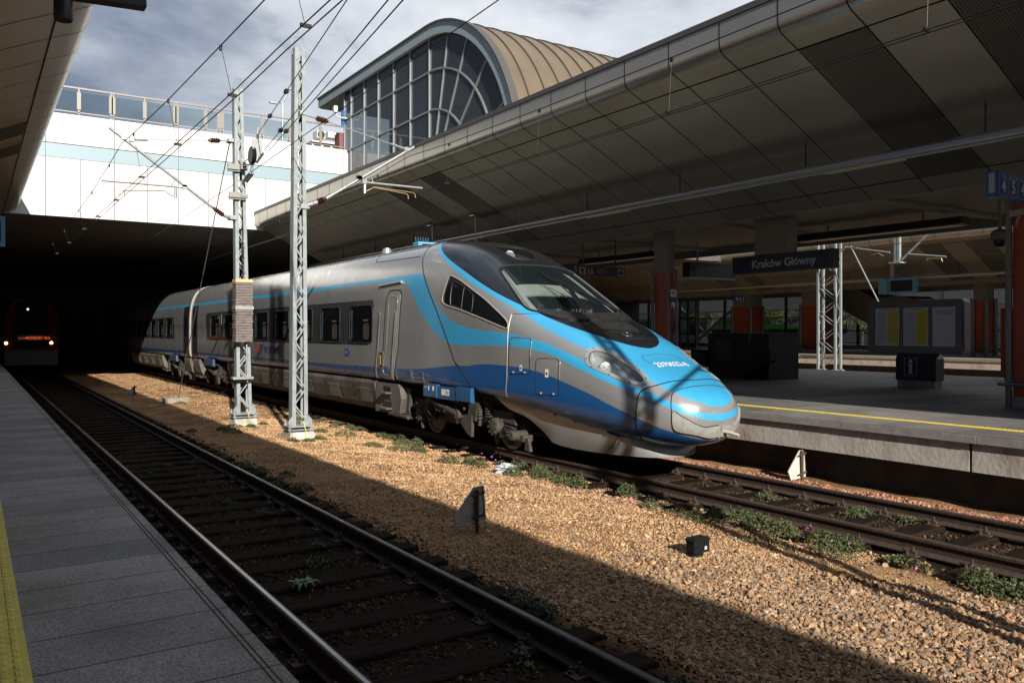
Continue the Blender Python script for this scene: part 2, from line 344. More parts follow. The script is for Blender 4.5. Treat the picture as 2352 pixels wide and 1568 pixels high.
track(XT,-2.0,60,M['brown'],'railway track with dull brown rails running out from under the blue and silver train',.62,14)
# ---- platforms
mp1=mat('granite_paving',(.16,.16,.165),.85,var=(.38,.37,.36),vscale=85,spec=.3,bump=.35,bscale=160,detail=3)
def slabmat(m,cols,sy,mortar=.004,w=50):
    n=m.node_tree.nodes; l=m.node_tree.links; b=n['Principled BSDF']; tc=n['Texture Coordinate']
    src=[x for x in b.inputs['Base Color'].links][0].from_socket
    sx=n.new('ShaderNodeSeparateXYZ'); l.new(tc.outputs['Object'],sx.inputs[0])
    cb=n.new('ShaderNodeCombineXYZ'); l.new(sx.outputs[1],cb.inputs[1]); l.new(sx.outputs[0],cb.inputs[0])
    br=n.new('ShaderNodeTexBrick'); br.inputs['Scale'].default_value=1; br.inputs['Brick Width'].default_value=w; br.inputs['Row Height'].default_value=sy; br.inputs['Mortar Size'].default_value=mortar; br.inputs['Mortar Smooth'].default_value=.3
    br.inputs['Bias'].default_value=-.2; br.inputs['Color1'].default_value=(*cols[0],1); br.inputs['Color2'].default_value=(*cols[1],1); br.inputs['Mortar'].default_value=(.12,.12,.12,1); br.offset=.37
    l.new(cb.outputs[0],br.inputs[0])
    mx=n.new('ShaderNodeMix'); mx.data_type='RGBA'; mx.blend_type='MULTIPLY'; mx.inputs[0].default_value=1; l.new(src,mx.inputs[6]); l.new(br.outputs[0],mx.inputs[7])
    nz=n.new('ShaderNodeTexNoise'); nz.inputs['Scale'].default_value=1.6; nz.inputs['Detail'].default_value=9; l.new(tc.outputs['Object'],nz.inputs[0])
    r=n.new('ShaderNodeValToRGB'); l.new(nz.outputs[0],r.inputs[0]); r.color_ramp.elements[0].position=.3; r.color_ramp.elements[0].color=(.62,.60,.58,1); r.color_ramp.elements[1].position=.7
    m3=n.new('ShaderNodeMix'); m3.data_type='RGBA'; m3.blend_type='MULTIPLY'; m3.inputs[0].default_value=1; l.new(mx.outputs[2],m3.inputs[6]); l.new(r.outputs[0],m3.inputs[7])
    l.new(m3.outputs[2],b.inputs['Base Color'])
slabmat(mp1,((1,1,1),(.58,.61,.68)),.42,mortar=.006)
LX=1.077; RX=11.02; LZ=.78; RZ=.80
mb=MB(); mb.box((-11,-30,-.6),(LX-.10,95,LZ-.09),1); mb.box((-11,-30,LZ-.086),(LX-.085,95,LZ)); mb.box((LX-.084,-30,LZ-.086),(LX-.076,95,LZ-.003),2); mb.box((LX-.075,-30,LZ-.086),(LX-.061,95,LZ)); mb.box((LX-.060,-30,LZ-.086),(LX-.052,95,LZ-.003),2); mb.box((LX-.051,-30,LZ-.086),(LX,95,LZ))
struct(B(mb,'left_platform',[mp1,M['conc'],M['rust']]))
mty=M['yellow']
def tactile(x0,x1,y0,y1,z,name,cols):
    mb=MB(); mb.box((x0,y0,z-.02),(x1,y1,z+.004))
    y=y0
    while y<min(y1,y0+34):
        for x in cols: mb.add([(x-.014,y,z+.004),(x+.014,y,z+.004),(x+.014,y+.06,z+.004),(x-.014,y+.06,z+.004),(x-.008,y+.008,z+.010),(x+.008,y+.008,z+.010),(x+.008,y+.052,z+.010),(x-.008,y+.052,z+.010)],[(4,5,6,7),(0,1,5,4),(1,2,6,5),(2,3,7,6),(3,0,4,7)])
        y+=.075
    return B(mb,name,mty)
struct(tactile(-.22,.205,.2,60,LZ,'tactile_strip',[-.19,-.14,-.09,-.04,.01,.06,.11,.16]))
mp2=mat('platform_paving',(.20,.195,.185),.75,var=(.25,.245,.23),vscale=70,bump=.2,bscale=120)
slabmat(mp2,((1,1,1),(.36,.37,.40)),1.18,w=3.7)
def rplatform(x0,x1,y0,y1,z,name):
    mb=MB(); mb.box((x0+.02,y0,z-.012),(x1-.02,y1,z)); 
    y=y0; 
    while y<y1:                                               # edge slabs of uneven length
        e=min(y+random.choice((1.2,1.2,2.0,.8)),y1); dx=random.uniform(-.008,.008); mi=random.choice((1,1,2,1,2))
        mb.box((x0+dx,y+.004,z-.115),(x0+.55,e-.004,z-.0125),mi); mb.box((x1-.55,y+.004,z-.115),(x1-dx,e-.004,z-.0125),mi); y=e
    y=y0
    while y<y1:                                               # concrete beam under the edge, in cast lengths
        e=min(y+5.95,y1); mb.box((x0+.05,y+.02,z-.50),(x0+.5,e-.02,z-.118),3); mb.box((x1-.5,y+.02,z-.50),(x1-.05,e-.02,z-.118),3); y=e
    mb.box((x0+.50,y0+.1,-.6),(x1-.50,y1-.1,z-.118),4)
    return struct(B(mb,name,[mp2,mat('granite_edge',(.25,.24,.225),.8,var=(.19,.18,.165),vscale=8,bump=.4,bscale=60),mat('dark_granite_edge',(.10,.10,.10),.8,var=(.07,.07,.07),vscale=8,bump=.4,bscale=60),
        mat('stained_concrete',(.42,.39,.35),.9,var=(.20,.155,.115),vscale=2.6,bump=.3,bscale=18,stretch=(1,1,.8),ramp=(.48,.80)),mat('black_wall',(.06,.055,.05),.9,var=(.03,.03,.03),vscale=3)]))
rplatform(RX,25.6,-30,95,RZ,'right_platform')
mb=MB(); mb.box((RX+.80,-20,RZ+.001),(RX+.97,60,RZ+.006)); y=.0
for k in range(420):
    yy=1.5+k*.075
    for x in(.825,.875,.925): mb.cbox((RX+x+.02,yy,RZ+.008),(.03,.045,.008))
struct(B(mb,'tactile_strip',mat('bright_tactile_yellow',(.62,.50,.07),.7,var=(.48,.40,.08),vscale=10)))
rplatform(41.3,56,-30,95,RZ,'far_platform')
mb=MB(); mb.box((42.1,-20,RZ+.001),(42.4,80,RZ+.006)); struct(B(mb,'tactile_strip',mat('bright_tactile_yellow',(1,1,1))))
# ============================================================= CANOPIES
PROF=[(10.5,7.37),(10.5,7.02),(10.51,6.93),(10.55,6.86),(10.62,6.81),(10.75,6.75),(11.0,6.645),(11.6,6.36),(12.2,6.075),(12.5,5.93),(12.7,5.83),(12.85,5.755),(13.1,5.63),(13.5,5.43),(14.0,5.18),(14.43,4.97),(14.88,4.75)]
msof=mat('canopy_panel',(.44,.42,.37),.30,.72,var=(.385,.365,.32),vscale=.6,bump=.05,bscale=1.2)
mrib=mat('ribbed_panel',(.14,.135,.125),.4,.6)
mjoint=mat('panel_joint',(.006,.006,.006),.9)
def canopy(name,fx,width,label,y0=-30,y1=YB-.1,detail=True,base=4.75):
    """fx maps profile distance from the track-side edge to world X; width: whole canopy"""
    t=thing(name,label,'canopy',(fx(5),5,0),'station canopies')
    P=[(fx(p[0]-10.5),p[1]) for p in PROF]; Q=[(fx(width-(p[0]-10.5)),p[1]) for p in PROF]
    for prof,lab in((P,None),(Q,None)):
        mb=MB(); ys=list(np.arange(8.36-1.195*40,y1,1.195)); ys=[y0]+[y for y in ys if y>y0]+[y1]
        n=len(prof); vs=[];
        for y in (y0,y1):
            vs+=[(x,y,z) for x,z in prof]
        fs=[(i,i+1,i+1+n,i+n) for i in range(n-1)]
        mb.add(vs,fs); o=B(mb,'soffit',msof,t,smooth=True)
        o.data.polygons.foreach_set('use_smooth',[True]*len(o.data.polygons))
        # joints between panels: thin dark strips standing 2 mm proud
        jb=MB(); 
        for y in ys[1:-1]:
            w=.011
            vs=[]
            for i,(x,z) in enumerate(prof):
                a=prof[max(i-1,0)]; b=prof[min(i+1,n-1)]; d=Vector((b[0]-a[0],b[1]-a[1])).normalized(); nn=Vector((d.y,-d.x)); 
                if nn.y>0: nn=-nn
                if abs(d.x)<.05: nn=Vector((-1,0)) if prof[0][0]<prof[-1][0] else Vector((1,0))
                vs+=[(x+nn.x*.004,y-w,z+nn.y*.004),(x+nn.x*.004,y+w,z+nn.y*.004)]
            jb.add(vs,[(2*i,2*i+1,2*i+3,2*i+2) for i in range(n-1)])
        for k in (6,15):
            x,z=prof[k]; jb.box((x-.011,y0,z-.010),(x+.011,y1,z+.004))
        B(jb,'panel_joint',mjoint,t)
        # ribbed dark panels
        k0=int((y0-8.36)/1.195)
        for k in range(k0,int((y1-8.36)/1.195)):
            if k%13 in (10,12) and (detail or prof is P):
                rb=MB(); ya=8.36+k*1.195+.012; nb=26; seg=prof[6:16]; vs=[]; nn=len(seg)
                for j in range(nb*2+1):
                    y=ya+(1.195-.024)*j/(nb*2); dz=.008+(.022 if j%2 else 0); vs+=[(x,y,z-dz) for x,z in seg]
                rb.add(vs,[(j*nn+i,j*nn+i+1,(j+1)*nn+i+1,(j+1)*nn+i) for j in range(nb*2) for i in range(nn-1)]); B(rb,'ribbed_panel',mrib,t)
    # roof skin, dark edge trim and flat ceiling
    mb=MB(); a,b=fx(0),fx(width); s=1 if b>a else -1
    mb.box((a+s*.02,y0,7.37),(b-s*.02,y1,7.44)); B(mb,'roof_skin',mat('roof_skin',(.15,.145,.14),.6),t)
    mb=MB(); mb.box((a-s*.03,y0,7.36),(a+s*.07,y1,7.46)); mb.box((b+s*.03,y0,7.36),(b-s*.07,y1,7.46)); B(mb,'edge_trim',mat('edge_trim',(.06,.058,.055),.5),t)
    mb=MB(); c0,c1=fx(4.38),fx(width-4.38); mb.box((c0,y0,4.98),(c1,y1,5.10))
    mb.box((c0,y0,4.745),(c0+s*.06,y1,4.98)); mb.box((c1,y0,4.745),(c1-s*.06,y1,4.98)); 
    for y in np.arange(-28,y1,4.75): mb.box((c0+s*.08,y,4.90),(c1-s*.08,y+.25,4.975))
    if fx(0)>30: u_=MB(); u_.box((a+.3,y0,7.44),(a+1,y1,8.6)); B(u_,'sky_gap_cover',MC['edge_trim'],t)  # strip added above the far canopy to cover a sliver of bright sky
    B(mb,'flat_ceiling',mat('ceiling_grey',(.20,.197,.185),.6),t)
    return t
c2=canopy('station_canopy',lambda d:10.5+d,15.1,'large canopy of beige metal panels with rounded edge, over the right platform')
canopy('station_canopy',lambda d:1.52-d,14.5,'dark overhead canopy along the left edge, above the left platform',detail=False)
canopy('station_canopy',lambda d:40.6+d,15.1,'distant canopy beyond the lattice mast, over the farthest platform',y1=75,detail=False)
def lightpipe(x,z,y0,y1,label,rods,lamps):
    t=thing('light_pipe',label,'light fixture',(x,(y0+y1)/2,z),'ceiling light pipes')
    mb=MB(); mb.tube([(x,y0,z),(x,y1,z)],.085,16); B(mb,'tube',mat('aluminium_tube',(.30,.30,.31),.35,.7),t,True)
    mb=MB(); mb.box((x-.05,y0,z-.10),(x+.05,y1,z-.082)); B(mb,'reflector',M['zinc'],t)
    for y,zt in rods: mb=MB(); mb.tube([(x,y,z+.08),(x,y,zt)],.016,6); B(mb,'hanger_rod',M['dark'],t)
    for a,b in lamps: mb=MB(); mb.box((x-.045,a,z-.125),(x+.045,b,z-.101)); B(mb,'lamp_cover',mat('yellowed_lamp_cover',(.45,.40,.24),.4),t)
lightpipe(12.9,5.12,-10,36,'long aluminium lamp tube hung under the right canopy above the train roof',[(y,5.66) for y in np.arange(3.2,34,3.22)],[(7.7,9.2),(14.5,16),(21,22.5),(27.5,29),(34,35.5)])
lightpipe(43.0,5.12,0,74,'distant lamp tube hung under the farthest canopy',[(y,5.66) for y in np.arange(3.2,60,6.5)],[])
for i,(x,y) in enumerate(((19.0,9.9),(18.7,19),(18.7,28))):
    t=thing('ceiling_light',['nearest trough luminaire on the flat ceiling, left of the track number sign','second trough luminaire, above the station name sign','trough luminaire deep under the canopy above the black kiosk'][i],'ceiling light',(x,y,4.8),'trough luminaires')
    mb=MB(); mb.prism([(x-.22,4.62),(x+.22,4.62),(x+.12,4.80),(x-.12,4.80)],1,y,y+4.6); mb.tube([(x,y+1,4.8),(x,y+1,4.97)],.02,6);mb.tube([(x,y+3.6,4.8),(x,y+3.6,4.97)],.02,6); B(mb,'housing',mat('lamp_housing',(.06,.06,.06),.4,.5),t)
    mb=MB(); mb.box((x-.17,y+.1,4.60),(x+.17,y+4.5,4.617)); B(mb,'louvre',M['zinc'],t)
# small round lamp pod and bracket hanging at top left
t=thing('hanging_loudspeaker','black cylinder hanging from a dark bracket arm at the top left under the canopy','loudspeaker',onY(*V('1',425,60),7.0))
P=onY(*V('1',425,0),7.0); k=onY(*V('1',425,140),7.0); r=(onY(*V('1',494,60),7.0)[0]-onY(*V('1',360,60),7.0)[0])/2
mb=MB(); mb.lathe([(r*.93,k[2]),(r,k[2]+.02),(r,P[2]+.12),(r*.8,P[2]+.14)],(P[0],7.0,0),2,28); B(mb,'pod',M['dark'],t,True)
mb=MB(); q=onY(*V('1',975,20),7.0); mb.bar((P[0],7.0,P[2]+.07),(q[0],7.0,q[2]+.0),.12,.10); mb.bar((P[0],7,P[2]+.1),(P[0]-.02,7,P[2]+1.6),.05,.05); B(mb,'bracket_arm',M['dark'],t)
# ============================================================= ROAD BRIDGE
br=thing('road_bridge','white panelled road bridge with pale blue stripe spanning the tracks above the dark tunnel','bridge',(8,YB,0))
zb_=6.69
mb=MB(); mb.box((-60,YB+.25,zb_+.02),(58.3,95,10.2)); 
mb.box((-11.9,YB+.3,-1),(-11.1,95,6.8)); mb.box((27,64,-1),(58.3,94.9,6.7))  # unseen wall and solid block added to keep light out of the tunnel
mb.box((-60,95,-1),(58.3,95.5,10)); B(mb,'deck_and_light_blocks',mat('deck_concrete',(.10,.095,.09),.9,var=(.07,.065,.06),vscale=.7),br)
xs=[onY(*V('1',x,y),YB)[0] for x,y in((305,1200),(540,1200),(770,1200),(988,1200),(1198,1200),(1402,1200),(1600,1200),(1782,1200),(2000,1200),(2135,1200))]
pp=(xs[5]-xs[0])/5; XS=[xs[0]+pp*k for k in range(-26,30) if xs[0]+pp*k<17]
mb=MB()
for k in range(len(XS)-1):
    a,b=XS[k]+.013,XS[k+1]-.013
    mb.box((a,YB,zb_),(b,YB+.2,8.98)); 
    if k%2==0: mb.box((a,YB,9.57),(XS[min(k+2,len(XS)-1)]-.013,YB+.2,10.74))
B(mb,'white_panel',M['white'],br)
mb=MB(); 
for k in range(0,len(XS)-2,2): mb.box((XS[k]+.006,YB+.012,9.0),(XS[k+2]-.006,YB+.2,9.54))
B(mb,'blue_band',M['bluep'],br)
bk=MB(); bk.box((XS[0],YB+.1,zb_+.01),(XS[-1],YB+.24,10.7)); B(bk,'backing',mat('joint_backing',(.05,.035,.02),.9),br)  # dark brown backing board showing in the panel joints
mb=MB(); #,(XS[-1],YB+.19,10.7),1); mb.box((XS[0],YB-.02,10.742),(XS[-1],YB+.4,10.80)); B(mb,'coping',mat('coping_metal',(.30,.28,.25),.5,.3),br)
mrail=mat('railing_steel',(.22,.21,.19),.45,.4)
mglass=mat('clear_glass',(.10,.13,.14),.06,trans=.88,spec=.6)
t=thing('bridge_railing','glass panelled metal railing along the top of the white bridge','railing',(8,YB,10.8))
zt_=11.85; px=[0,530,745,762,972,1173,1188,1380,1470,1492,1762,1940]
pxs=[onY(*V('1',x,800),YB+.15)[0] for x in px[1:]]; 
mb=MB(); mb.box((-30,YB+.12,zt_-.03),(14.8,YB+.19,zt_+.03)); mb.box((-30,YB+.13,10.86),(14.8,YB+.18,10.90)); B(mb,'handrail',mrail,t)
for x in pxs+[pxs[0]-2.2,pxs[0]-3.4,pxs[-1]+1.5]:
    mb=MB(); mb.box((x-.03,YB+.13,10.80),(x+.03,YB+.18,zt_)); mb.box((x-.07,YB+.10,11.0),(x+.07,YB+.128,11.68)); B(mb,'post',mrail,t)
pp_=sorted(pxs+[pxs[0]-2.2])
for a,b in zip(pp_[:-1],pp_[1:]):
    if b-a>.4: mb=MB(); mb.box((a+.08,YB+.145,10.93),(b-.08,YB+.155,11.70)); B(mb,'glass_panel',mglass,t)
# things standing on the bridge
p=onY(*V('1',1900,690),YB+14); t=thing('street_lamp','slim twin-arm street lamp standing on the road bridge behind the glass railing','street lamp',(p[0],YB+14,10.2))
mb=MB(); mb.tube([(p[0],YB+14,10.2),(p[0],YB+14,p[2])],[.09,.06],8); q=onY(*V('1',1950,600),YB+14); r_=onY(*V('1',1840,692),YB+14)
mb.tube([(p[0],YB+14,p[2]),(q[0],YB+14,q[2])],.04,6); mb.tube([(p[0],YB+14,p[2]),(r_[0],YB+14,r_[2])],.04,6); B(mb,'pole',M['zinc'],t)
for w in(q,r_): mb=MB(); mb.cbox((w[0],YB+14,w[2]),(.55,.2,.10)); B(mb,'lamp_head',M['zinc'],t)
p=onY(*V('2',100,940),YB+3); t=thing('air_conditioner','grey rooftop air conditioning unit on a metal stand left of the glass building','air conditioner',(p[0],YB+3,10.8))
mb=MB(); a=onY(*V('2',100,885),YB+3); b=onY(*V('2',155,940),YB+3); mb.box((a[0],YB+2.7,b[2]),(b[0],YB+3.3,a[2])); c_=onY(*V('2',270,905),YB+3); d_=onY(*V('2',175,930),YB+3); mb.box((d_[0],YB+2.7,d_[2]),(c_[0],YB+3.3,c_[2])); B(mb,'housing',mat('unit_white',(.55,.55,.52),.5),t)
mb=MB(); mb.lathe([(.18,YB+2.66),(.18,YB+2.70)],((a[0]+b[0])/2,0,(a[2]+b[2])/2),1,18); B(mb,'fan_grille',M['dark'],t)
mb=MB(); e_=onY(*V('2',60,950),YB+3); g_=onY(*V('2',270,965),YB+3); mb.box((e_[0],YB+2.6,e_[2]-.08),(g_[0],YB+3.4,e_[2])); 
for x in np.linspace(e_[0]+.1,g_[0]-.1,4): mb.box((x-.05,YB+2.7,10.7),(x+.05,YB+2.8,e_[2]-.08))
B(mb,'stand',mat('unit_white',(1,1,1)),t)
# ============================================================= GLASS HALL ON THE BRIDGE
XG=14.9; CY,CZ=28.3,7.44; YE=40.0; XE=24.0
gb=thing('glass_hall','barrel-roofed station hall with a curved glass gable and brown ribbed metal roof','building',(XG,30,7))
R1,R2,R3=3.28,4.80,6.02; RO=6.47
def arc(R,n=40,a0=90,a1=-8): return [(CY-R*math.cos(math.radians(a)),CZ+R*math.sin(math.radians(a))) for a in np.linspace(a1,a0,n)]
roof=arc(RO)+[(YE,CZ+RO)]
def sweep(mb,path,x0,x1,t,mi=0):
    """solid shell following path in YZ, thickness t inward"""
    n=len(path); inn=[]
    for i,(y,z) in enumerate(path):
        a=path[max(i-1,0)]; b=path[min(i+1,n-1)]; d=Vector((b[0]-a[0],b[1]-a[1])).normalized(); nn=Vector((d.y,-d.x)); inn.append((y+nn.x*t,z+nn.y*t))
    vs=[(x0,*p) for p in path]+[(x1,*p) for p in path]+[(x0,*p) for p in inn]+[(x1,*p) for p in inn]
    fs=[]
    for i in range(n-1):
        fs+=[(i,i+1,n+i+1,n+i),(2*n+i,3*n+i,3*n+i+1,2*n+i+1),(i,2*n+i,2*n+i+1,i+1),(n+i,n+i+1,3*n+i+1,3*n+i)]
    fs+=[(0,n,3*n,2*n),(n-1,3*n-1,4*n-1,2*n-1)]
    mb.add(vs,fs,mi)
mcop=mat('brown_standing_seam_roof',(.175,.135,.092),.52,.35,var=(.14,.108,.075),vscale=1.3,stretch=(1,.6,.6))
mb=MB(); sweep(mb,roof,XG-.12,XE,.12); B(mb,'roof',mcop,gb,True)
mb=MB()
for x in np.arange(XG+.55,XE,.76): 
    sweep(mb,[(CY-(RO+.05)*math.cos(a),CZ+(RO+.05)*math.sin(a)) for a in np.linspace(-.14,math.pi/2,40)]+[(YE,CZ+RO+.05)],x-.022,x+.022,.06)
B(mb,'roof_seam',mat('roof_seam',(.075,.06,.045),.6),gb)
mb=MB(); sweep(mb,arc(RO+.06)+[(YE+.05,CZ+RO+.06)],XG-.26,XG+.04,.07); B(mb,'verge_trim',mat('edge_trim',(1,1,1)),gb)
mfr=mat('gable_panel',(.26,.32,.34),.45,.2)
mb=MB()                                                     # fascia following the arch, split into panels
segs=list(np.linspace(-8,90,13))
for a0,a1 in zip(segs[:-1],segs[1:]):
    pth=[(CY-(RO-.012)*math.cos(math.radians(a)),CZ+(RO-.012)*math.sin(math.radians(a))) for a in np.linspace(a0+.10,a1-.10,6)]; sweep(mb,pth,XG-.2,XG-.05,.42)
for y0_,y1_ in zip(np.linspace(CY,YE,8)[:-1],np.linspace(CY,YE,8)[1:]): mb.box((XG-.2,y0_+.008,CZ+R3+.03),(XG-.05,y1_-.008,CZ+RO-.012))
mb.box((XG-.2,YE-.05,CZ+R3+.03),(XE,YE,CZ+RO-.012)); B(mb,'gable_fascia',mfr,gb)
mb=MB(); mb.box((XG-.1,YB+.4,CZ+R3-.02),(XE,YE-.05,CZ+R3+.03)); B(mb,'eave_soffit',mat('eave_soffit',(.20,.20,.19),.6),gb)
# glass
mgl=mat('tinted_hall_glass',(.06,.068,.078),.04,trans=.50,spec=.9)
YW=YB+.35
def vpane(name,poly):
    mb=MB(); mb.prism(poly,0,XG,XG+.02); return B(mb,name,mgl,gb)
cols_=[YW]+[onX(*V('2',x,700),XG)[1] for x in(347,435,530,633,745)]+[CY]
rows_=[7.0,CZ+R1-1.53,CZ+R1,CZ+R2,CZ+R3]
for a,b in zip(cols_[:-1],cols_[1:]):
    for z0,z1 in zip(rows_[:-1],rows_[1:]):
        vpane('window_pane',[(b+.03,z0+.03),(a-.03,z0+.03),(a-.03,z1-.03),(b+.03,z1-.03)])
rad=[(90-k) for k in (0,14.5,29,46,66,98)]
for Ra,Rb in((.2,R1),(R1,R2),(R2,R3)):
    for a0,a1 in zip(rad[:-1],rad[1:]):
        aa=np.linspace(a0-.4,a1+.4,8); po=[(CY-(Rb-.03)*math.cos(math.radians(a)),CZ+(Rb-.03)*math.sin(math.radians(a))) for a in aa]+[(CY-(Ra+.03)*math.cos(math.radians(a)),CZ+(Ra+.03)*math.sin(math.radians(a))) for a in aa[::-1]]
        vpane('window_pane',po)
mmul=mat('aluminium_mullion',(.30,.32,.34),.4,.5)
for y in cols_: mb=MB(); mb.box((XG-.06,y-.026,7),(XG+.06,y+.026,CZ+R3+.03)); B(mb,'mullion',mmul,gb)
for z in rows_[1:-1]: mb=MB(); mb.box((XG-.055,CY,z-.03),(XG+.055,YW,z+.03)); B(mb,'transom',mmul,gb)
for R in(R1,R2): mb=MB(); sweep(mb,arc(R+.03),XG-.055,XG+.055,.06); B(mb,'arched_transom',mmul,gb,True)
for a in rad[1:-1]:
    c=math.cos(math.radians(a)); s_=math.sin(math.radians(a)); mb=MB(); mb.bar((XG,CY-.2*c,CZ+.2*s_),(XG,CY-R3*c,CZ+R3*s_),.11,.06,up=(0,-s_,-c) ); B(mb,'radial_mullion',mmul,gb)
mint=mat('hall_interior',(.34,.33,.32),.8)
mb=MB(); mb.box((XG+.1,CY-6,6.9),(XE-.1,YB+.3,7.0)); mb.box((XE-.3,CY-5.5,7),(XE-.2,YB,CZ+5)); mb.box((XG+2,YB-.5,7),(XE,YB-.3,CZ+R3-.1)); B(mb,'interior_wall',mint,gb)
mb=MB()
for y,zc in((31,10.2),(35,10.2)): mb.box((XG+3,y-.12,7),(XG+3.3,y+.12,CZ+R3-.1))
mb.box((XG+2.5,CY-3,9.2),(XE-.5,CY-2.8,10.4)); B(mb,'interior_column',mat('interior_light',(.45,.46,.47),.6),gb)
mb=MB(); mb.box((XG-.02,CY-5.9,6.6),(XG+.1,YB+.3,7.02)); B(mb,'plinth',mfr,gb)
a=onX(*V('2',272,1010),XG-.1); 
mb=MB(); q=onY(*V('2',285,950),YB-.02); mb.box((q[0]+.05,YB+.5,10.8),(q[0]+.3,YB+1.1,11.65)); tag(B(mb,'red_pillar',mat('pink_red_render',(.17,.06,.055),.7)),'short red pillar on the bridge at the corner of the glass hall','pillar')
q=onY(*V('2',287,795),YB+.2); mb=MB(); mb.box((q[0]-.06,YB+.15,q[2]-.38),(q[0]+.08,YB+.25,q[2]+.36)); tag(B(mb,'blue_sign',mat('vivid_blue',(.015,.10,.30),.4)),'narrow blue sign fixed beside the corner of the glass hall','sign')
q=onY(*V('2',237,735),YB+.0); t=thing('floodlight','small grey floodlight on a bent arm below the eave of the glass hall','floodlight',q)
mb=MB(); mb.tube([(q[0]+.6,YB,q[2]-.35),(q[0]+.1,YB,q[2]-.35),(q[0],YB,q[2]-.1)],.035,8); B(mb,'arm',M['white'],t); mb=MB(); mb.cbox(q,(.16,.2,.30)); B(mb,'lamp_head',mat('unit_white',(1,1,1)),t)
# ============================================================= TRAIN
def pch(xs,ys,x):
    xs=np.array(xs,float); ys=np.array(ys,float); x=np.clip(np.asarray(x,float),xs[0],xs[-1])
    h=np.diff(xs); dl=np.diff(ys)/h; m=np.zeros(len(xs)); m[0]=dl[0]; m[-1]=dl[-1]
    for i in range(1,len(xs)-1):
        if dl[i-1]*dl[i]>0:
            w1=2*h[i]+h[i-1]; w2=h[i]+2*h[i-1]; m[i]=(w1+w2)/(w1/dl[i-1]+w2/dl[i])
    k=np.clip(np.searchsorted(xs,x)-1,0,len(xs)-2); t=(x-xs[k])/h[k]
    return (2*t**3-3*t**2+1)*ys[k]+(t**3-2*t**2+t)*h[k]*m[k]+(-2*t**3+3*t**2)*ys[k+1]+(t**3-t**2)*h[k]*m[k+1]
XC=9.06; Y0=8.22
_s=[0,.03,.1,.25,.45,.8,1.2,1.7,2.3,3.0,3.8,4.6,5.4,6.2,7.0,8.0]
_zt=[.873,1.08,1.20,1.31,1.41,1.57,1.74,1.99,2.24,2.50,2.93,3.38,3.77,4.00,4.09,4.09]
_zb=[.867,.68,.575,.505,.46,.425,.44,.52,.65,.79,.93,1.00,1.02,1.02,1.02,1.02]
_wd=[.003,.30,.48,.66,.80,.97,1.09,1.18,1.26,1.33,1.38,1.40,1.415,1.415,1.415,1.415]
_zm=[.87,.90,.92,.94,.97,1.02,1.1,1.2,1.28,1.35,1.42,1.5,1.6,1.7,1.76,1.8]
_nt=[2,2.1,2.3,2.5,2.6,2.8,3.0,3.2,3.4,3.6,3.8,4.0,4,4,4,4.0]
_nb=[2,2.2,2.3,2.3,2.3,2.3,2.5,3.0,3.6,4.4,6,8,8,8,8,8]
def sect(s,t):
    f=lambda a:pch(_s,a,s)
    Wd,Zm=f(_wd),f(_zm); a=t*math.pi/2
    n=np.where(t>=0,f(_nt),f(_nb)); R=np.where(t>=0,f(_zt)-Zm,Zm-f(_zb))
    ca=np.maximum(np.cos(a),1e-9); sa=np.sin(a); k=(ca**n+np.abs(sa)**n+1e-300)**(1/n)
    return Wd*ca/k, Zm+R*sa/k
def P3(s,q):
    """body surface: s metres behind the tip, q 0 waist, 1 roof centre, 2 far waist"""
    s=np.asarray(s,float); q=np.asarray(q,float); t=np.where(q<=1,q,2-q); w,z=sect(s,t); w=np.where(q<=1,-w,w)
    return np.stack([XC+w,Y0+s,z],-1)
def N3(s,q):
    e=1e-3; s=np.asarray(s,float); s=np.maximum(s,.004)
    a=P3(s+e,q)-P3(s-e,q); b=P3(s,np.asarray(q)+e)-P3(s,np.asarray(q)-e); n=np.cross(b,a); n/=np.maximum(np.linalg.norm(n,axis=-1,keepdims=True),1e-12); return n
QW=2.2
def smooth_poly(p,it=2,closed=True):
    p=np.array(p,float)
    for _ in range(it):
        if closed: a=p; b=np.roll(p,-1,0); p=np.stack([.75*a+.25*b,.25*a+.75*b],1).reshape(-1,2)
        else: a=p[:-1]; b=p[1:]; p=np.concatenate([p[:1],np.stack([.75*a+.25*b,.25*a+.75*b],1).reshape(-1,2),p[-1:]])
    return p
def sdf(poly,x,y):
    P=np.array(poly,float)*[1,QW]; x=np.asarray(x,float); y=np.asarray(y,float)*QW; d=np.full(x.shape,1e18); s=np.zeros(x.shape,bool)
    for i in range(len(P)):
        a=P[i]; b=P[(i+1)%len(P)]; e=b-a; wx=x-a[0]; wy=y-a[1]; t=np.clip((wx*e[0]+wy*e[1])/max(e@e,1e-12),0,1)
        d=np.minimum(d,(wx-e[0]*t)**2+(wy-e[1]*t)**2)
        if abs(e[1])>1e-12: s^=((a[1]>y)!=(b[1]>y))&(x<e[0]*(y-a[1])/e[1]+a[0])
    d=np.sqrt(d); return np.where(s,-d,d)
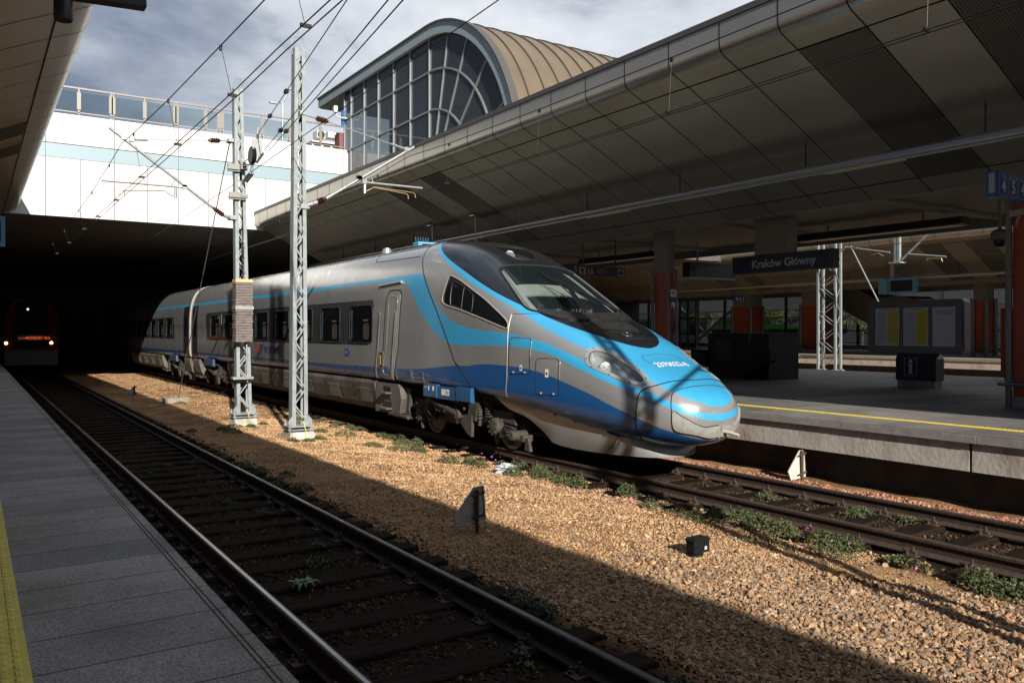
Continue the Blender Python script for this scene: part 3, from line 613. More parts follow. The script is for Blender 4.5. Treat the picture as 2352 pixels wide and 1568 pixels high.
def pcut(V,T,polys,mirror=False):
    """V (n,2) parameter points, T triangles: split along polygon outlines; returns V,T,[inside masks]"""
    tags=[]
    def f(poly,V):
        g=sdf(poly,V[:,0],V[:,1])
        if mirror: g=np.minimum(g,sdf(poly,V[:,0],2-V[:,1]))
        return g
    for poly in polys:
        g=f(poly,V); g=np.where(np.abs(g)<1e-5,1e-5,g); sg=g[T]>0; mixed=(sg.any(1))&(~sg.all(1)); keep=T[~mixed]; new=[]; cache={}; extra=[]; nv=len(V)
        def mid(a,b):
            k=(a,b) if a<b else (b,a)
            if k not in cache:
                t=g[k[0]]/(g[k[0]]-g[k[1]]); extra.append(V[k[0]]*(1-t)+V[k[1]]*t); cache[k]=nv+len(extra)-1
            return cache[k]
        for tri in T[mixed]:
            a,b,c=map(int,tri)
            while not ((g[a]>0)!=(g[b]>0) and (g[a]>0)!=(g[c]>0)): a,b,c=b,c,a
            m1=mid(a,b); m2=mid(a,c); new+=[(a,m1,m2),(m1,b,c),(m1,c,m2)]
        if extra: V=np.concatenate([V,np.array(extra)]); T=np.concatenate([keep,np.array(new,int)])
    cen=V[T].mean(1); return V,T,[f(p,cen)<0 for p in polys]
def grid(s,q):
    a,b=np.meshgrid(s,q,indexing='ij'); V=np.stack([a.ravel(),b.ravel()],1); i=np.arange(a.size).reshape(a.shape)
    T=np.concatenate([np.stack([i[:-1,:-1].ravel(),i[1:,:-1].ravel(),i[1:,1:].ravel()],1),np.stack([i[:-1,:-1].ravel(),i[1:,1:].ravel(),i[:-1,1:].ravel()],1)]); return V,T
def surf(name,V,T,mats,mi=None,off=0,parent=None,flip=True,sofs=0,label=None,rim=0):
    u,inv=np.unique(T,return_inverse=True); V=V[u]; T=inv.reshape(T.shape)[:,::-1]
    N=N3(V[:,0],V[:,1]); P=P3(V[:,0],V[:,1])+N*off; P[:,1]+=sofs
    nv=len(P); mi_=mi
    if rim:                                                     # thickness: skirt from the outline inwards
        e=np.concatenate([T[:,[0,1]],T[:,[1,2]],T[:,[2,0]]]); se=np.sort(e,1); _,idx,cnt=np.unique(se,axis=0,return_index=True,return_counts=True); be=e[idx[cnt==1]]
        P=np.concatenate([P,P-N*rim]); q=np.concatenate([np.stack([be[:,0],be[:,1],be[:,1]+nv],1),np.stack([be[:,0],be[:,1]+nv,be[:,0]+nv],1)]); T=np.concatenate([T,q])
        if mi_ is not None: mi_=np.concatenate([mi_,np.zeros(len(q),int)])
        N=np.concatenate([N,N])
    o=raw(name,P,T,mats,mi=mi_,smooth=True)
    o.data.normals_split_custom_set_from_vertices([tuple(n) for n in N]) if not rim else o.data.set_sharp_from_angle(angle=math.radians(35))
    if parent: part(o,parent)
    if label: o['label']=label
    return o
def patch(name,poly,mats,off=.004,parent=None,step=.04,it=1,mirror=False,sofs=0,label=None,rim=0,holes=()):
    pl=smooth_poly(poly,it) if it else np.array(poly,float); a=pl.min(0)-.02; b=pl.max(0)+.02
    n1=max(int((b[0]-a[0])/step),3); n2=max(int((b[1]-a[1])*QW/step),3)
    V_,T_=grid(np.linspace(max(a[0],0),b[0],n1),np.linspace(a[1],b[1],n2)); hp=[smooth_poly(h,1) for h in holes]; V_,T_,ms=pcut(V_,T_,[pl]+hp); k=ms[0]
    for h in ms[1:]: k=k&~h
    if mirror: V_=V_.copy(); V_[:,1]=2-V_[:,1]; T_=T_[:,::-1]
    return surf(name,V_,T_[k],mats,off=off,parent=parent,sofs=sofs,label=label,rim=rim)
def line3(pts,off=0,sofs=0,n=0,mirror=False):
    p=np.array(pts,float)
    if n: 
        d=np.concatenate([[0],np.cumsum(np.hypot(*(np.diff(p,axis=0)*[1,QW]).T))]); t=np.linspace(0,d[-1],n); p=np.stack([np.interp(t,d,p[:,0]),np.interp(t,d,p[:,1])],1)
    if mirror: p=p*[1,-1]+[0,2]
    P=P3(p[:,0],p[:,1])+N3(p[:,0],p[:,1])*off; P[:,1]+=sofs; return P
def sq(c,*pts):
    """crop picks -> (s,q) by nearest visible near-side surface point"""
    return [sqv(*V(c,x,y)) for x,y in pts]
_ps=np.concatenate([np.linspace(0,9,450),np.linspace(9.04,34,500)])[:,None]; _pq=np.linspace(-1,1.9,800)[None,:]
_PP=P3(_ps+0*_pq,_pq+0*_ps); _PX,_PY=proj(_PP[...,0],_PP[...,1],_PP[...,2])
_ja=np.gradient(_PX,axis=0)*np.gradient(_PY,axis=1)-np.gradient(_PX,axis=1)*np.gradient(_PY,axis=0); _vis=np.sign(_ja)==np.sign(_ja[300,350])
def sqv(vx,vy):
    D=np.hypot(_PX-vx,_PY-vy)+np.where(_vis,0,50); m=D<max(D.min()*1.5,1.6); i=np.unravel_index(np.argmin(np.where(m,_ps+D*.8,1e9)),D.shape)
    return (float(_ps[i[0],0]),float(_pq[0,i[1]]))
# -- paint
def metallic(name,col,rough=.34,metal=.35,dirt=.35,coat=.5):
    m=mat(name,col,rough,metal,coat=coat); n=m.node_tree.nodes; l=m.node_tree.links; b=n['Principled BSDF']; tc=n['Texture Coordinate']
    mp=n.new('ShaderNodeMapping'); mp.inputs['Scale'].default_value=(3,2.2,.5); l.new(tc.outputs['Object'],mp.inputs[0])
    nz=n.new('ShaderNodeTexNoise'); nz.inputs['Scale'].default_value=1.6; nz.inputs['Detail'].default_value=10; nz.inputs['Roughness'].default_value=.65; l.new(mp.outputs[0],nz.inputs[0])
    sx=n.new('ShaderNodeSeparateXYZ'); l.new(tc.outputs['Object'],sx.inputs[0])
    h=n.new('ShaderNodeMapRange'); l.new(sx.outputs[2],h.inputs[0]); h.inputs[1].default_value=1.9; h.inputs[2].default_value=.7; h.inputs[3].default_value=0; h.inputs[4].default_value=dirt
    yy=n.new('ShaderNodeMapRange'); l.new(sx.outputs[1],yy.inputs[0]); yy.inputs[1].default_value=Y0+5; yy.inputs[2].default_value=Y0+9; yy.inputs[3].default_value=.03; yy.inputs[4].default_value=1
    mu=n.new('ShaderNodeMath'); mu.operation='MULTIPLY'; l.new(h.outputs[0],mu.inputs[0]); l.new(yy.outputs[0],mu.inputs[1])
    m2=n.new('ShaderNodeMath'); m2.operation='MULTIPLY'; l.new(mu.outputs[0],m2.inputs[0])
    rr=n.new('ShaderNodeMapRange'); l.new(nz.outputs[0],rr.inputs[0]); rr.inputs[1].default_value=.3; rr.inputs[2].default_value=.65; rr.inputs[3].default_value=.4; rr.inputs[4].default_value=1.5; l.new(rr.outputs[0],m2.inputs[1])
    mx=n.new('ShaderNodeMix'); mx.data_type='RGBA'; l.new(m2.outputs[0],mx.inputs[0]); mx.inputs[6].default_value=(*col,1); mx.inputs[7].default_value=(.10,.08,.06,1); mx.clamp_factor=True
    l.new(mx.outputs[2],b.inputs['Base Color'])
    r3=n.new('ShaderNodeMapRange'); l.new(nz.outputs[0],r3.inputs[0]); r3.inputs[1].default_value=.3; r3.inputs[2].default_value=.7; r3.inputs[3].default_value=rough-.07; r3.inputs[4].default_value=rough+.10; l.new(r3.outputs[0],b.inputs['Roughness'])
    n2=n.new('ShaderNodeTexNoise'); n2.inputs['Scale'].default_value=.9; n2.inputs['Detail'].default_value=2; l.new(tc.outputs['Object'],n2.inputs[0])
    bp=n.new('ShaderNodeBump'); bp.inputs['Strength'].default_value=.08; bp.inputs['Distance'].default_value=.03; b.inputs['Coat Roughness'].default_value=.17; l.new(n2.outputs[0],bp.inputs['Height']); l.new(bp.outputs[0],b.inputs['Normal']); l.new(bp.outputs[0],b.inputs['Coat Normal'])
    return m
pgrey=metallic('silver_grey_paint',(.315,.324,.332),.30,.5,coat=.9); plb=metallic('light_blue_paint',(.035,.31,.56),.40,.1,coat=.7); pdb=metallic('dark_blue_paint',(.008,.075,.24),.30,.15,dirt=.5); pbk=metallic('black_gloss_paint',(.008,.010,.014),.22,0,dirt=0,coat=.5)
pband=metallic('window_band_grey',(.038,.040,.046),.36,.2,dirt=.1)
BODYM=[pgrey,plb,pdb,pbk,pband]
def ziso(z,qs):
    out=[]; g=np.linspace(0,.16,300)
    for q in qs: zz=P3(g,np.full(300,q))[:,2]; zz=zz if q>0 else -zz; out.append((float(np.interp(z if q>0 else -z,zz,g)),q))
    return out
# -- paint outlines in (s,q)
blk=[(6.95,1.0),(6.90,.80),(6.79,.638),(6.6,.585),(6.28,.531),(5.89,.498),(5.43,.481),(4.98,.475),(4.53,.478),(4.15,.491),(3.71,.521),(3.39,.551),(3.19,.575),(2.78,.601),(2.41,.621),(2.11,.665),(1.81,.735),(1.66,.80),(1.57,.865),(1.515,.94),(1.50,1.0),(1.515,1.03),(2.2,1.05),(5,1.05),(6.9,1.05)]
blo=[(7.12,1.0),(7.08,.80),(6.96,.635),(6.64,.565),(6.36,.518),(5.95,.478),(5.49,.455),(5.06,.445),(4.61,.448),(4.21,.461),(3.86,.478),(3.45,.491),(3.18,.498),(2.72,.485),(2.3,.478),(1.93,.485),(1.6,.505),(1.2,.53),(.9,.538),(.76,.535),(.61,.517),(.5,.515),(.38,.505),(.24,.495),(.16,.51),(.09,.56)]+ziso(1.078,(.66,.74,.82,.9,.97,1.0))+[(.034,1.05),(3,1.05),(7.1,1.05)]
su=[(27.3,.388),(20,.39),(13.8,.392),(10.97,.398),(9.15,.395),(7.7,.398),(7.3,.402),(6.747,.405),(6.39,.334),(6.18,.281),(5.88,.244),(5.62,.221),(5.36,.211),(4.98,.213),(4.4,.238),(3.87,.281),(3.58,.308),(3.29,.338),(2.98,.364),(2.67,.376),(2.36,.374),(2.07,.371),(1.71,.367),(1.12,.346),(.9,.348),(.7,.356),(.51,.35),(.32,.296),(.18,.268),(.05,.264),(.03,.33)]+ziso(.975,(.42,.52,.64,.78,.9,1.0))+[(-.01,1.05),(-.05,1.05)]
sl_=[(-.05,-.06),(.02,-.01),(.05,.06),(.17,.124),(.3,.171),(.48,.224),(.62,.261),(.76,.271),(.99,.274),(1.28,.270),(1.6,.262),(1.96,.271),(2.31,.298),(2.61,.294),(2.92,.284),(3.36,.248),(3.85,.194),(4.39,.151),(4.98,.111),(5.4,.090),(5.69,.094),(5.96,.111),(6.25,.144),(6.58,.194),(6.86,.244),(7.12,.304),(7.3,.338),(7.42,.351),(7.65,.366),(8.3,.371),(10,.372),(11.9,.371),(13.7,.366),(20,.366),(27.3,.366)]
dk=[(27.3,-.343),(13.6,-.343),(10.8,-.339),(9,-.323),(7.47,-.312),(6.78,-.289),(6.12,-.226),(5.6,-.139),(5.12,-.039),(4.66,.018),(4.09,.051),(3.57,.078),(3.21,.096),(2.87,.106),(2.56,.101),(2.26,.086)]+sq('A',(250,905),(400,975),(500,1030),(650,1105),(770,1160),(850,1198),(930,1235),(1000,1262),(1090,1295),(1200,1325),(1300,1348),(1400,1360))+[(.10,-.85),(.08,-1.05),(27.3,-1.05)]
sm=lambda a:smooth_poly(a,2,False)
SWO=np.concatenate([sm(su),sm(sl_)]); BLK=sm(blk); BLO=sm(blo); DKB=np.concatenate([sm(dk[:-3]),np.array(dk[-3:],float)])
WSP=[(4.64,.652),(4.66,.70),(4.68,.85),(4.69,1.0),(4.68,1.15),(4.66,1.30),(4.64,1.348),(4.55,1.37),(4.06,1.409),(3.6,1.45),(3.46,1.46),(3.27,1.44),(3.1,1.37),(2.98,1.25),(2.92,1.12),(2.91,1.0),(2.92,.88),(2.98,.75),(3.1,.63),(3.27,.56),(3.46,.54),(3.6,.55),(4.06,.591),(4.55,.63)]
CABW=[(5.69,.418),(5.60,.426),(5.35,.425),(4.85,.418),(4.40,.415),(4.08,.405),(3.81,.394),(3.65,.381),(3.60,.358),(3.62,.334),(3.77,.328),(4.15,.314),(4.71,.298),(5.32,.284),(5.70,.279),(5.82,.288),(5.83,.311),(5.77,.354),(5.72,.395)]
BEZ=[(1.83,.451),(1.85,.491),(1.79,.545),(1.67,.588),(1.5,.621),(1.26,.638),(1.01,.615),(.82,.571),(.74,.518),(.71,.451),(.78,.391),(.94,.366),(1.2,.358),(1.47,.342),(1.66,.334),(1.75,.371)]
LEN=[(1.752,.448),(1.757,.488),(1.69,.533),(1.532,.567),(1.33,.58),(1.1,.567),(.91,.54),(.81,.505),(.775,.47),(.83,.436),(.94,.413),(1.16,.402),(1.39,.386),(1.59,.367),(1.69,.388)]
RLN=[(5.60,.84),(5.66,.92),(5.67,1.0),(5.66,1.08),(5.60,1.16),(5.43,1.165),(5.19,1.155),(4.97,1.12),(4.93,1.0),(4.97,.88),(5.19,.845),(5.43,.835)]
tr=thing('high_speed_train','streamlined silver train with blue stripes and black cab roof at the right platform','train',(XC,Y0+10,0))
LE=27.35
# -- front car body
sv=np.concatenate([np.linspace(0.0,.03,3)[:-1],np.linspace(.03,.5,22)[:-1],np.linspace(.5,8,200)[:-1],np.linspace(8,LE,70)]); qv=np.linspace(-1,3,200)
Vb,Tb=grid(sv,qv)
BANDP=[(9.0,.285),(24.6,.285),(25.0,.28),(24.75,.012),(9.3,.012)]
Vb,Tb,ms=pcut(Vb,Tb,[BLK,BLO,SWO,DKB,smooth_poly(WSP,1),smooth_poly(CABW,1),smooth_poly(LEN,1),smooth_poly(RLN,1),np.array(BANDP)],mirror=True)
mi=np.zeros(len(Tb),int); mi[ms[8]]=4; mi[ms[2]]=1; mi[ms[3]]=2; mi[ms[1]]=1; mi[ms[0]]=3
hole=ms[4]|ms[5]|ms[6]|ms[7]
body=surf('car_body',Vb,Tb[~hole],BODYM,mi=mi[~hole],parent=tr)
# tail end wall + floor
mb=MB(); w_,z_=sect(np.full(60,LE),np.linspace(-.8,1,60)); pr=[(XC-a,b) for a,b in zip(w_,z_)]+[(XC+a,b) for a,b in zip(w_[::-1],z_[::-1])]; mb.prism(pr,1,Y0+LE-.03,Y0+LE-.005); B(mb,'end_wall',M['dark'],tr)
mb=MB(); mb.box((XC-1.15,Y0+4.8,1.05),(XC+1.15,Y0+LE-.1,1.10)); B(mb,'floor',M['dark'],tr)
# -- windscreen, cab windows, lamps
mgls=mat('windscreen_glass',(.02,.03,.035),.03,trans=.62,spec=.6)
mdgl=mat('dark_window_glass',(.006,.008,.010),.04,spec=.6)
mblk=mat('rubber_seal',(.01,.01,.01),.6); mcab=mat('cab_cream',(.50,.52,.44),.6); mdash=mat('dashboard',(.16,.17,.16),.7); mchr=mat('bright_trim',(.6,.6,.58),.25,.9)
ws=patch('windscreen',WSP,mgls,-.004,tr)
def loop3(poly,off=0,it=1,mirror=False,**k): p=smooth_poly(poly,it); p=np.concatenate([p,p[:1]]); return line3(p,off,mirror=mirror,**k)
mb=MB(); mb.tube(loop3(WSP,.004),.022,6,cap=False); B(mb,'seal',mblk,ws,True)
for sgn in(0,1): mb=MB(); mb.tube(line3([(4.52,.652),(4.05,.612),(3.6,.572),(3.42,.560)],.012,n=20,mirror=bool(sgn)),.013,6); B(mb,'side_trim',mchr,ws,True)
patch('sun_blind',[(4.30,.66),(4.34,.8),(4.36,1),(4.34,1.2),(4.30,1.36),(3.93,1.36),(3.93,1.2),(3.93,1),(3.93,.8),(3.93,.66)],mcab,-.22,tr,it=0)
patch('blind_rail',[(3.95,.64),(3.95,1.36),(3.90,1.36),(3.90,.64)],mat('blind_rail',(.3,.31,.28),.5),-.205,tr,it=0)
for sg in(False,True): patch('cab_pillar',[(4.66,.60),(4.66,.70),(3.3,.62),(3.05,.60),(3.1,.50),(3.5,.52)],mcab,-.09,tr,it=0,mirror=sg)
mb=MB(); mb.prism([(Y0+3.0,2.20),(Y0+3.2,2.32),(Y0+3.9,2.38),(Y0+4.05,2.30),(Y0+4.05,1.6),(Y0+3.0,1.6)],0,XC-.85,XC+.85); mb.box((XC-.5,Y0+3.3,2.40),(XC+.3,Y0+3.85,2.56)); B(mb,'dashboard',mdash,tr)
mb=MB(); mb.box((XC-1.1,Y0+5.9,1),(XC+1.1,Y0+5.95,3.6)); mb.box((XC-.45,Y0+4.7,1.9),(XC+.1,Y0+4.9,3.0)); B(mb,'cab_rear_wall',mat('cab_dark',(.03,.035,.04),.6),tr)
# wipers
mb=MB()
def wiper(b,e1,e2):
    L=line3([b,e1],.07,n=6); L2=line3([e1,e2],.05,n=6); mb.tube(L,.022,6); mb.tube(L2,.016,6); mb.lathe([(.035,-.02),(.035,.06)],tuple(P3(*b)),2,10)
wiper((2.93,.90),(3.75,1.03),(4.35,.93)); wiper((2.94,.94),(3.80,1.06),(3.2,1.16)); wiper((2.97,1.28),(3.75,1.10),(4.1,1.02)); 
mb.tube(line3([(2.93,.97),(4.35,1.0)],.06,n=8),.010,6); mb.tube(line3([(2.98,1.33),(3.9,1.08)],.065,n=8),.010,6)
B(mb,'wiper',M['black'],tr,True)
# black cowl below windscreen
mcw=mat('weathered_black_plastic',(.010,.010,.011),.5,var=(.022,.021,.020),vscale=7,bump=.2,bscale=40)
cw=patch('cowl',[(3.24,.56),(3.05,.645),(2.95,.75),(2.89,.87),(2.88,1.0),(2.89,1.13),(2.95,1.25),(3.05,1.355),(3.24,1.44),(3.0,1.39),(2.80,1.36),(2.66,1.30),(2.58,1.15),(2.55,1.0),(2.58,.85),(2.66,.70),(2.80,.64),(3.0,.61)],mcw,.028,tr,rim=.03)
gr=patch('vent_grille',[(2.49,.80),(2.49,1.20),(2.06,1.17),(2.06,.83)],mcw,.010,tr,it=0,rim=.012)
mb=MB()
for k in range(9): mb.tube(line3([(2.10+k*.045,.84),(2.10+k*.045,1.16)],.012,n=10),.008,4)
B(mb,'slat',mcw,gr)
for sg in(False,True):
    cwn=patch('cab_side_window',CABW,mdgl,-.012,tr,mirror=sg,step=.03)
    mb=MB(); mb.tube(loop3(CABW,.002,mirror=sg),.014,6,cap=False); B(mb,'window_rim',mat('pale_rim',(.42,.40,.34),.35,.5),cwn,True)
    mb=MB(); fr=[(5.5,.404),(5.3,.407),(4.80,.400),(4.76,.385),(4.74,.32),(4.77,.303),(4.85,.298),(5.47,.290),(5.53,.295),(5.54,.39)]; mb.tube(loop3(fr,-.006,mirror=sg),.010,6,cap=False); mb.tube(line3([(5.10,.403),(5.10,.297)],-.006,n=6,mirror=sg),.008,6); B(mb,'sliding_frame',mat('dark_grey_frame',(.018,.019,.021),.5),cwn,True)
    # headlight
    hl=patch('headlight',BEZ,mat('bezel_grey',(.33,.34,.35),.4,.4),.008,tr,mirror=sg,step=.03,rim=.02,holes=[LEN])
    mlens=mat('clear_lamp_lens',(.3,.32,.33),.05,trans=.88,spec=.6)
    patch('lens',LEN,mlens,.0,hl,mirror=sg,step=.03)
    patch('reflector_tray',[(p[0]*1.0+(1.25-p[0])*.04,p[1]+(.475-p[1])*.04) for p in LEN],mat('lamp_tray',(.42,.425,.43),.35,.3),-.11,hl,mirror=sg,step=.03,rim=-.105)
    pc=line3([(1.40,.433)],-.045,mirror=sg)[0]; nn=Vector(N3(np.array([1.40]),np.array([1.567 if sg else .433]))[0]); nn=(nn+Vector((0,-.9,0))).normalized(); uu=nn.orthogonal().normalized(); vv=nn.cross(uu); pc=Vector(pc)
    mb=MB(); prof=[(.112,-.06),(.112,.0),(.098,.014),(.096,-.005),(.07,-.012)]; vs=[]
    for r,h in prof: vs+=[pc+nn*h+uu*r*math.cos(t)+vv*r*math.sin(t) for t in np.linspace(0,2*math.pi,24,endpoint=False)]
    mb.add(vs,[(i*24+k,i*24+(k+1)%24,(i+1)*24+(k+1)%24,(i+1)*24+k) for i in range(len(prof)-1) for k in range(24)]+[tuple(range(4*24,5*24))]); B(mb,'lamp_housing',mat('lamp_ring',(.30,.30,.29),.4,.5),hl,True)
    mb=MB()
    for rr_,cnt in((0,1),(.028,6),(.055,12)):
        for k in range(cnt): p=pc+nn*-.004+uu*rr_*math.cos(6.283*k/cnt)+vv*rr_*math.sin(6.283*k/cnt); mb.tube([p,p+nn*.01],.0115,6,mi=k%4==1)
    B(mb,'led_cluster',[mat('led_white',(.5,.5,.48),.3),mat('led_red',(.5,.08,.05),.2)],hl)
    mb=MB(); bz=smooth_poly([(a+(1.28-a)*.055,b+(.48-b)*.09) for a,b in BEZ],1)
    for k in range(0,len(bz),3): mb.tube(line3([tuple(bz[k])]*1,.006,mirror=sg).tolist()+(line3([tuple(bz[k])],.015,mirror=sg)).tolist(),.010,6)
    B(mb,'screw',M['dark'],hl)
rl=patch('roof_lamp_window',RLN,mat('smoked_lens',(.02,.022,.025),.05,trans=.6),-.002,tr)
mb=MB(); mb.tube(loop3(RLN,.001),.012,6,cap=False); B(mb,'seal',mblk,rl,True)
patch('lamp_recess',[(p[0]*.98+.1,p[1]) for p in RLN],mat('lamp_recess',(.05,.05,.05),.5),-.12,rl)
pc=Vector(line3([(5.28,.93)],-.06)[0]); nn=Vector((-.25,-1,.3)).normalized(); uu=nn.orthogonal().normalized(); vv=nn.cross(uu); mb=MB()
mb.tube([pc-nn*.05,pc],.10,20); B(mb,'lamp_housing',mat('lamp_ring',(1,1,1)),rl)
mb=MB()
for rr_,cnt in((0,1),(.03,6),(.06,12)):
    for k in range(cnt): p=pc+uu*rr_*math.cos(6.283*k/cnt)+vv*rr_*math.sin(6.283*k/cnt); mb.tube([p,p+nn*.01],.012,6)
B(mb,'led_cluster',mat('led_white',(1,1,1)),rl)
# -- seams, hatches, door
mseam=mat('seam_gap',(.004,.004,.005),.8)
seam=MB(); SE=[(7.12,.66),(7.07,.515),(6.8,.415),(6.38,.318),(6.03,.241),(5.526,.094),(5.09,-.093),(4.66,-.47)]
seam.tube(line3(smooth_poly(SE,2,False),-.006,n=50),.014,6)
HS=[(3.17,.566),(3.45,.475),(3.58,.452),(3.62,.438),(3.60,.36),(3.565,.218),(3.57,.084),(3.575,-.119),(3.64,-.456)]
seam.tube(line3(smooth_poly(HS,2,False),-.004,n=50),.008,6)
NS=[(.93,-.60),(.83,-.386),(.77,-.216),(.74,.094),(.738,.25),(.735,.30),(.70,.37),(.652,.441),(.60,.505),(.56,.625),(.515,.825),(.50,1.0)]
NS2=NS+[(a,2-b) for a,b in NS[::-1]][1:]; seam.tube(line3(smooth_poly(NS2,2,False),-.003,n=140),.012,6)
BS=[(.28,-.10),(.29,.138),(.32,.304),(.345,.40),(.37,.47),(.38,.53),(.362,.62),(.35,.70),(.342,.85),(.34,1.0)]; seam.tube(line3(smooth_poly(BS+[(a,2-b) for a,b in BS[::-1]][1:],2,False),-.003,n=100),.009,6)
RS=[(7.15,.60),(9,.60),(12,.60),(18,.60),(27,.60)]; seam.tube(line3(RS,-.004,n=60),.009,5)
BH=[(1.32,.80),(1.30,.90),(1.36,1.0),(1.30,1.1),(1.32,1.2),(1.08,1.23),(1.04,1.1),(1.04,.9),(1.08,.77)]; seam.tube(loop3(BH,-.003),.006,5,cap=False)
B(seam,'seam',mseam,tr,True)
mb=MB(); mb.tube(line3(smooth_poly(HS[3:],2,False),.002,n=40)+[0,-.014,0],.006,6); B(mb,'seam_trim',mat('pale_rim',(1,1,1)),tr,True)
_zc={}
def zq(s,z,lo=-.7,hi=.9):
    k=min(round(float(s)*50)/50,8.0)
    if k not in _zc: t=np.linspace(lo,hi,240); _zc[k]=(t,sect(np.full(240,k),t)[1])
    t,zz=_zc[k]; return float(np.interp(z,zz,t))
def rp(s0,s1,z0,z1,r=.08,slant=0):
    """rounded rectangle on the side, in (s,q)"""
    pts=[]
    for cx,cz,a0 in((s1-r,z1-r,0),(s0+r,z1-r,90),(s0+r,z0+r,180),(s1-r,z0+r,270)):
        for k in range(5): a=math.radians(a0+k*22.5); z=cz+r*math.sin(a); x=cx+r*math.cos(a)+slant*(z-z0); pts.append((x,zq(min(max(x,.1),25),z)))
    return pts
for s0,s1,z0,z1,nm in((2.94,3.49,1.45,2.05,'hatch'),(2.23,2.78,1.145,1.715,'hatch')):
    # bounded by picked corners
    pl=[(3.50,.292),(2.965,.368),(2.935,.060),(3.505,.018)] if s0>2.9 else [(2.785,.222),(2.245,.288),(2.222,-.129),(2.78,-.21)]
    pl=np.array(pl,float); pls=[]
    for i in range(4):
        a,b=pl[i],pl[(i+1)%4]; pls+=[a*.93+b*.07,a*.5+b*.5,a*.07+b*.93]
    h=MB(); L3=line3(pls+[pls[0]],0,n=70); h.tube(L3+[0,0,0],.007,5,cap=False); hh=B(h,'hatch',mseam,tr,True)
    h=MB(); h.tube(line3([pls[1],pls[2],pls[3],pls[4]],.004,n=30)-[0,.012,0],.005,5); h.tube(line3(pls[0:2],.004,n=8)-[0,0,.01],.005,5); B(h,'hatch_trim',mchr,hh,True)
    c=pl.mean(0); h=MB()
    for f in(.2,.8): q=pl[3]*(1-f)+pl[2]*f; q=q*.90+c*.1; p=line3([tuple(q)],.0)[0]; h.tube([p,p+np.array([-.022,0,0])],.018,8)
    B(h,'latch',M['zinc'],hh,True)
def label_on(s,z,txt,h,mi,mb,dirn=-1,off=.006,bold=0,cond=1.0):
    """lettering on the near side of the train; reads towards the nose"""
    v,f=textmesh(txt,h,bold=bold,cond=cond); ss_=s-v[:,0]; zz=z+v[:,1]; q=np.array([zq(min(a,24.),b) for a,b in zip(ss_,zz)]); P=line3(list(zip(ss_,q)),off); mb.add(P.tolist(),f,mi)
LT=[mat('white_lettering',(.62,.63,.62),.5),mat('pale_lettering',(.24,.26,.29),.6),mat('navy_lettering',(.02,.03,.12),.5),mat('red_lettering',(.50,.05,.03),.5),mat('faint_red_lettering',(.14,.03,.03),.6),mat('sticker_black',(.02,.02,.02),.5)]
# plug door
dr=patch('door',rp(8.02,8.62,1.10,3.0,.14,-.19),pgrey,.006,tr,it=0,rim=.01)
o=dr; mb=MB(); L=rp(7.96,8.72,1.06,3.06,.20,-.19); mb.tube(line3(L+[L[0]],.004,n=120),.009,6,cap=False); B(mb,'door_edge',mseam,dr,True)
mb=MB(); mb.tube(line3([(8.60,zq(8.6,2.6)),(8.73,zq(8.7,1.8)),(8.86,zq(8.8,1.14))],.035,n=24),.014,8); mb.tube(line3([(7.80,zq(7.8,2.6)),(7.93,zq(7.9,1.8)),(8.02,zq(8,1.14))],.035,n=24),.014,8); B(mb,'grab_rail',mchr,dr,True)
mb=MB(); Li=rp(8.08,8.54,1.2,2.92,.15,-.19); mb.tube(line3(Li+[Li[0]],.010,n=90),.010,6,cap=False); B(mb,'inner_trim',mchr,dr,True)
dp=patch('handle_recess',rp(8.50,8.70,1.36,1.70,.03),M['dark'],.016,dr,it=0,step=.03); mb=MB(); Lq=rp(8.49,8.71,1.35,1.71,.03); mb.tube(line3(Lq+[Lq[0]],.018,n=60),.009,5,cap=False); mb.tube(line3([(8.6,zq(8.6,1.42)),(8.6,zq(8.6,1.64))],.03,n=4),.016,6); B(mb,'handle',mat('brassy_handle',(.45,.38,.22),.3,.8),dr,True)
mb=MB(); mb.tube(line3([(8.78,zq(8.7,3.18)),(7.66,zq(7.7,3.22))],.02,n=12),.028,6); B(mb,'rain_gutter',mat('bezel_grey',(1,1,1)),dr)
patch('door_base',[(8.66,zq(8.6,1.42)),(8.18,zq(8.2,1.38)),(8.22,zq(8.2,1.16)),(8.34,zq(8.3,1.12)),(8.6,zq(8.6,1.12)),(8.68,zq(8.6,1.16))],pdb,.012,dr,it=1,step=.04)
# passenger windows
mseat=mat('seat_fabric_red',(.05,.05,.06),.8); 
def cwindow(s0,s1,root,sofs=0):
    w=patch('window',rp(s0,s1,1.92,2.75,.12,-.02),mdgl,.006,root,it=0,sofs=sofs,step=.07)
    mb=MB(); L=rp(s0-.02,s1+.02,1.90,2.77,.13,-.02); mb.tube(line3(L+[L[0]],.008,n=70,sofs=sofs),.014,5,cap=False); B(mb,'window_seal',mblk,w,True)
    patch('tinted_edge',rp(s1-.16,s1-.06,1.97,2.70,.02,-.02),mat('window_edge_tint',(.05,.09,.09),.2),.0075,w,it=0,sofs=sofs,step=.07)
    patch('seat_glimpse',[(s0+.12,zq(9,2.42)),(s0+.35,zq(9,2.45)),(s0+.52,zq(9,2.44)),(s0+.52,zq(9,2.40)),(s0+.35,zq(9,2.41)),(s0+.12,zq(9,2.40))],mat('seat_orange_trim',(.22,.08,.012),.6),.0075,w,it=0,sofs=sofs,step=.05)
    patch('seat_back',rp(s0+.16,s0+.50,1.98,2.36,.08),mat('seat_back_grey',(.025,.027,.026),.7),.007,w,it=0,sofs=sofs,step=.06)
for k in range(8): s0=9.12+k*1.965; cwindow(s0,s0+1.30,tr)
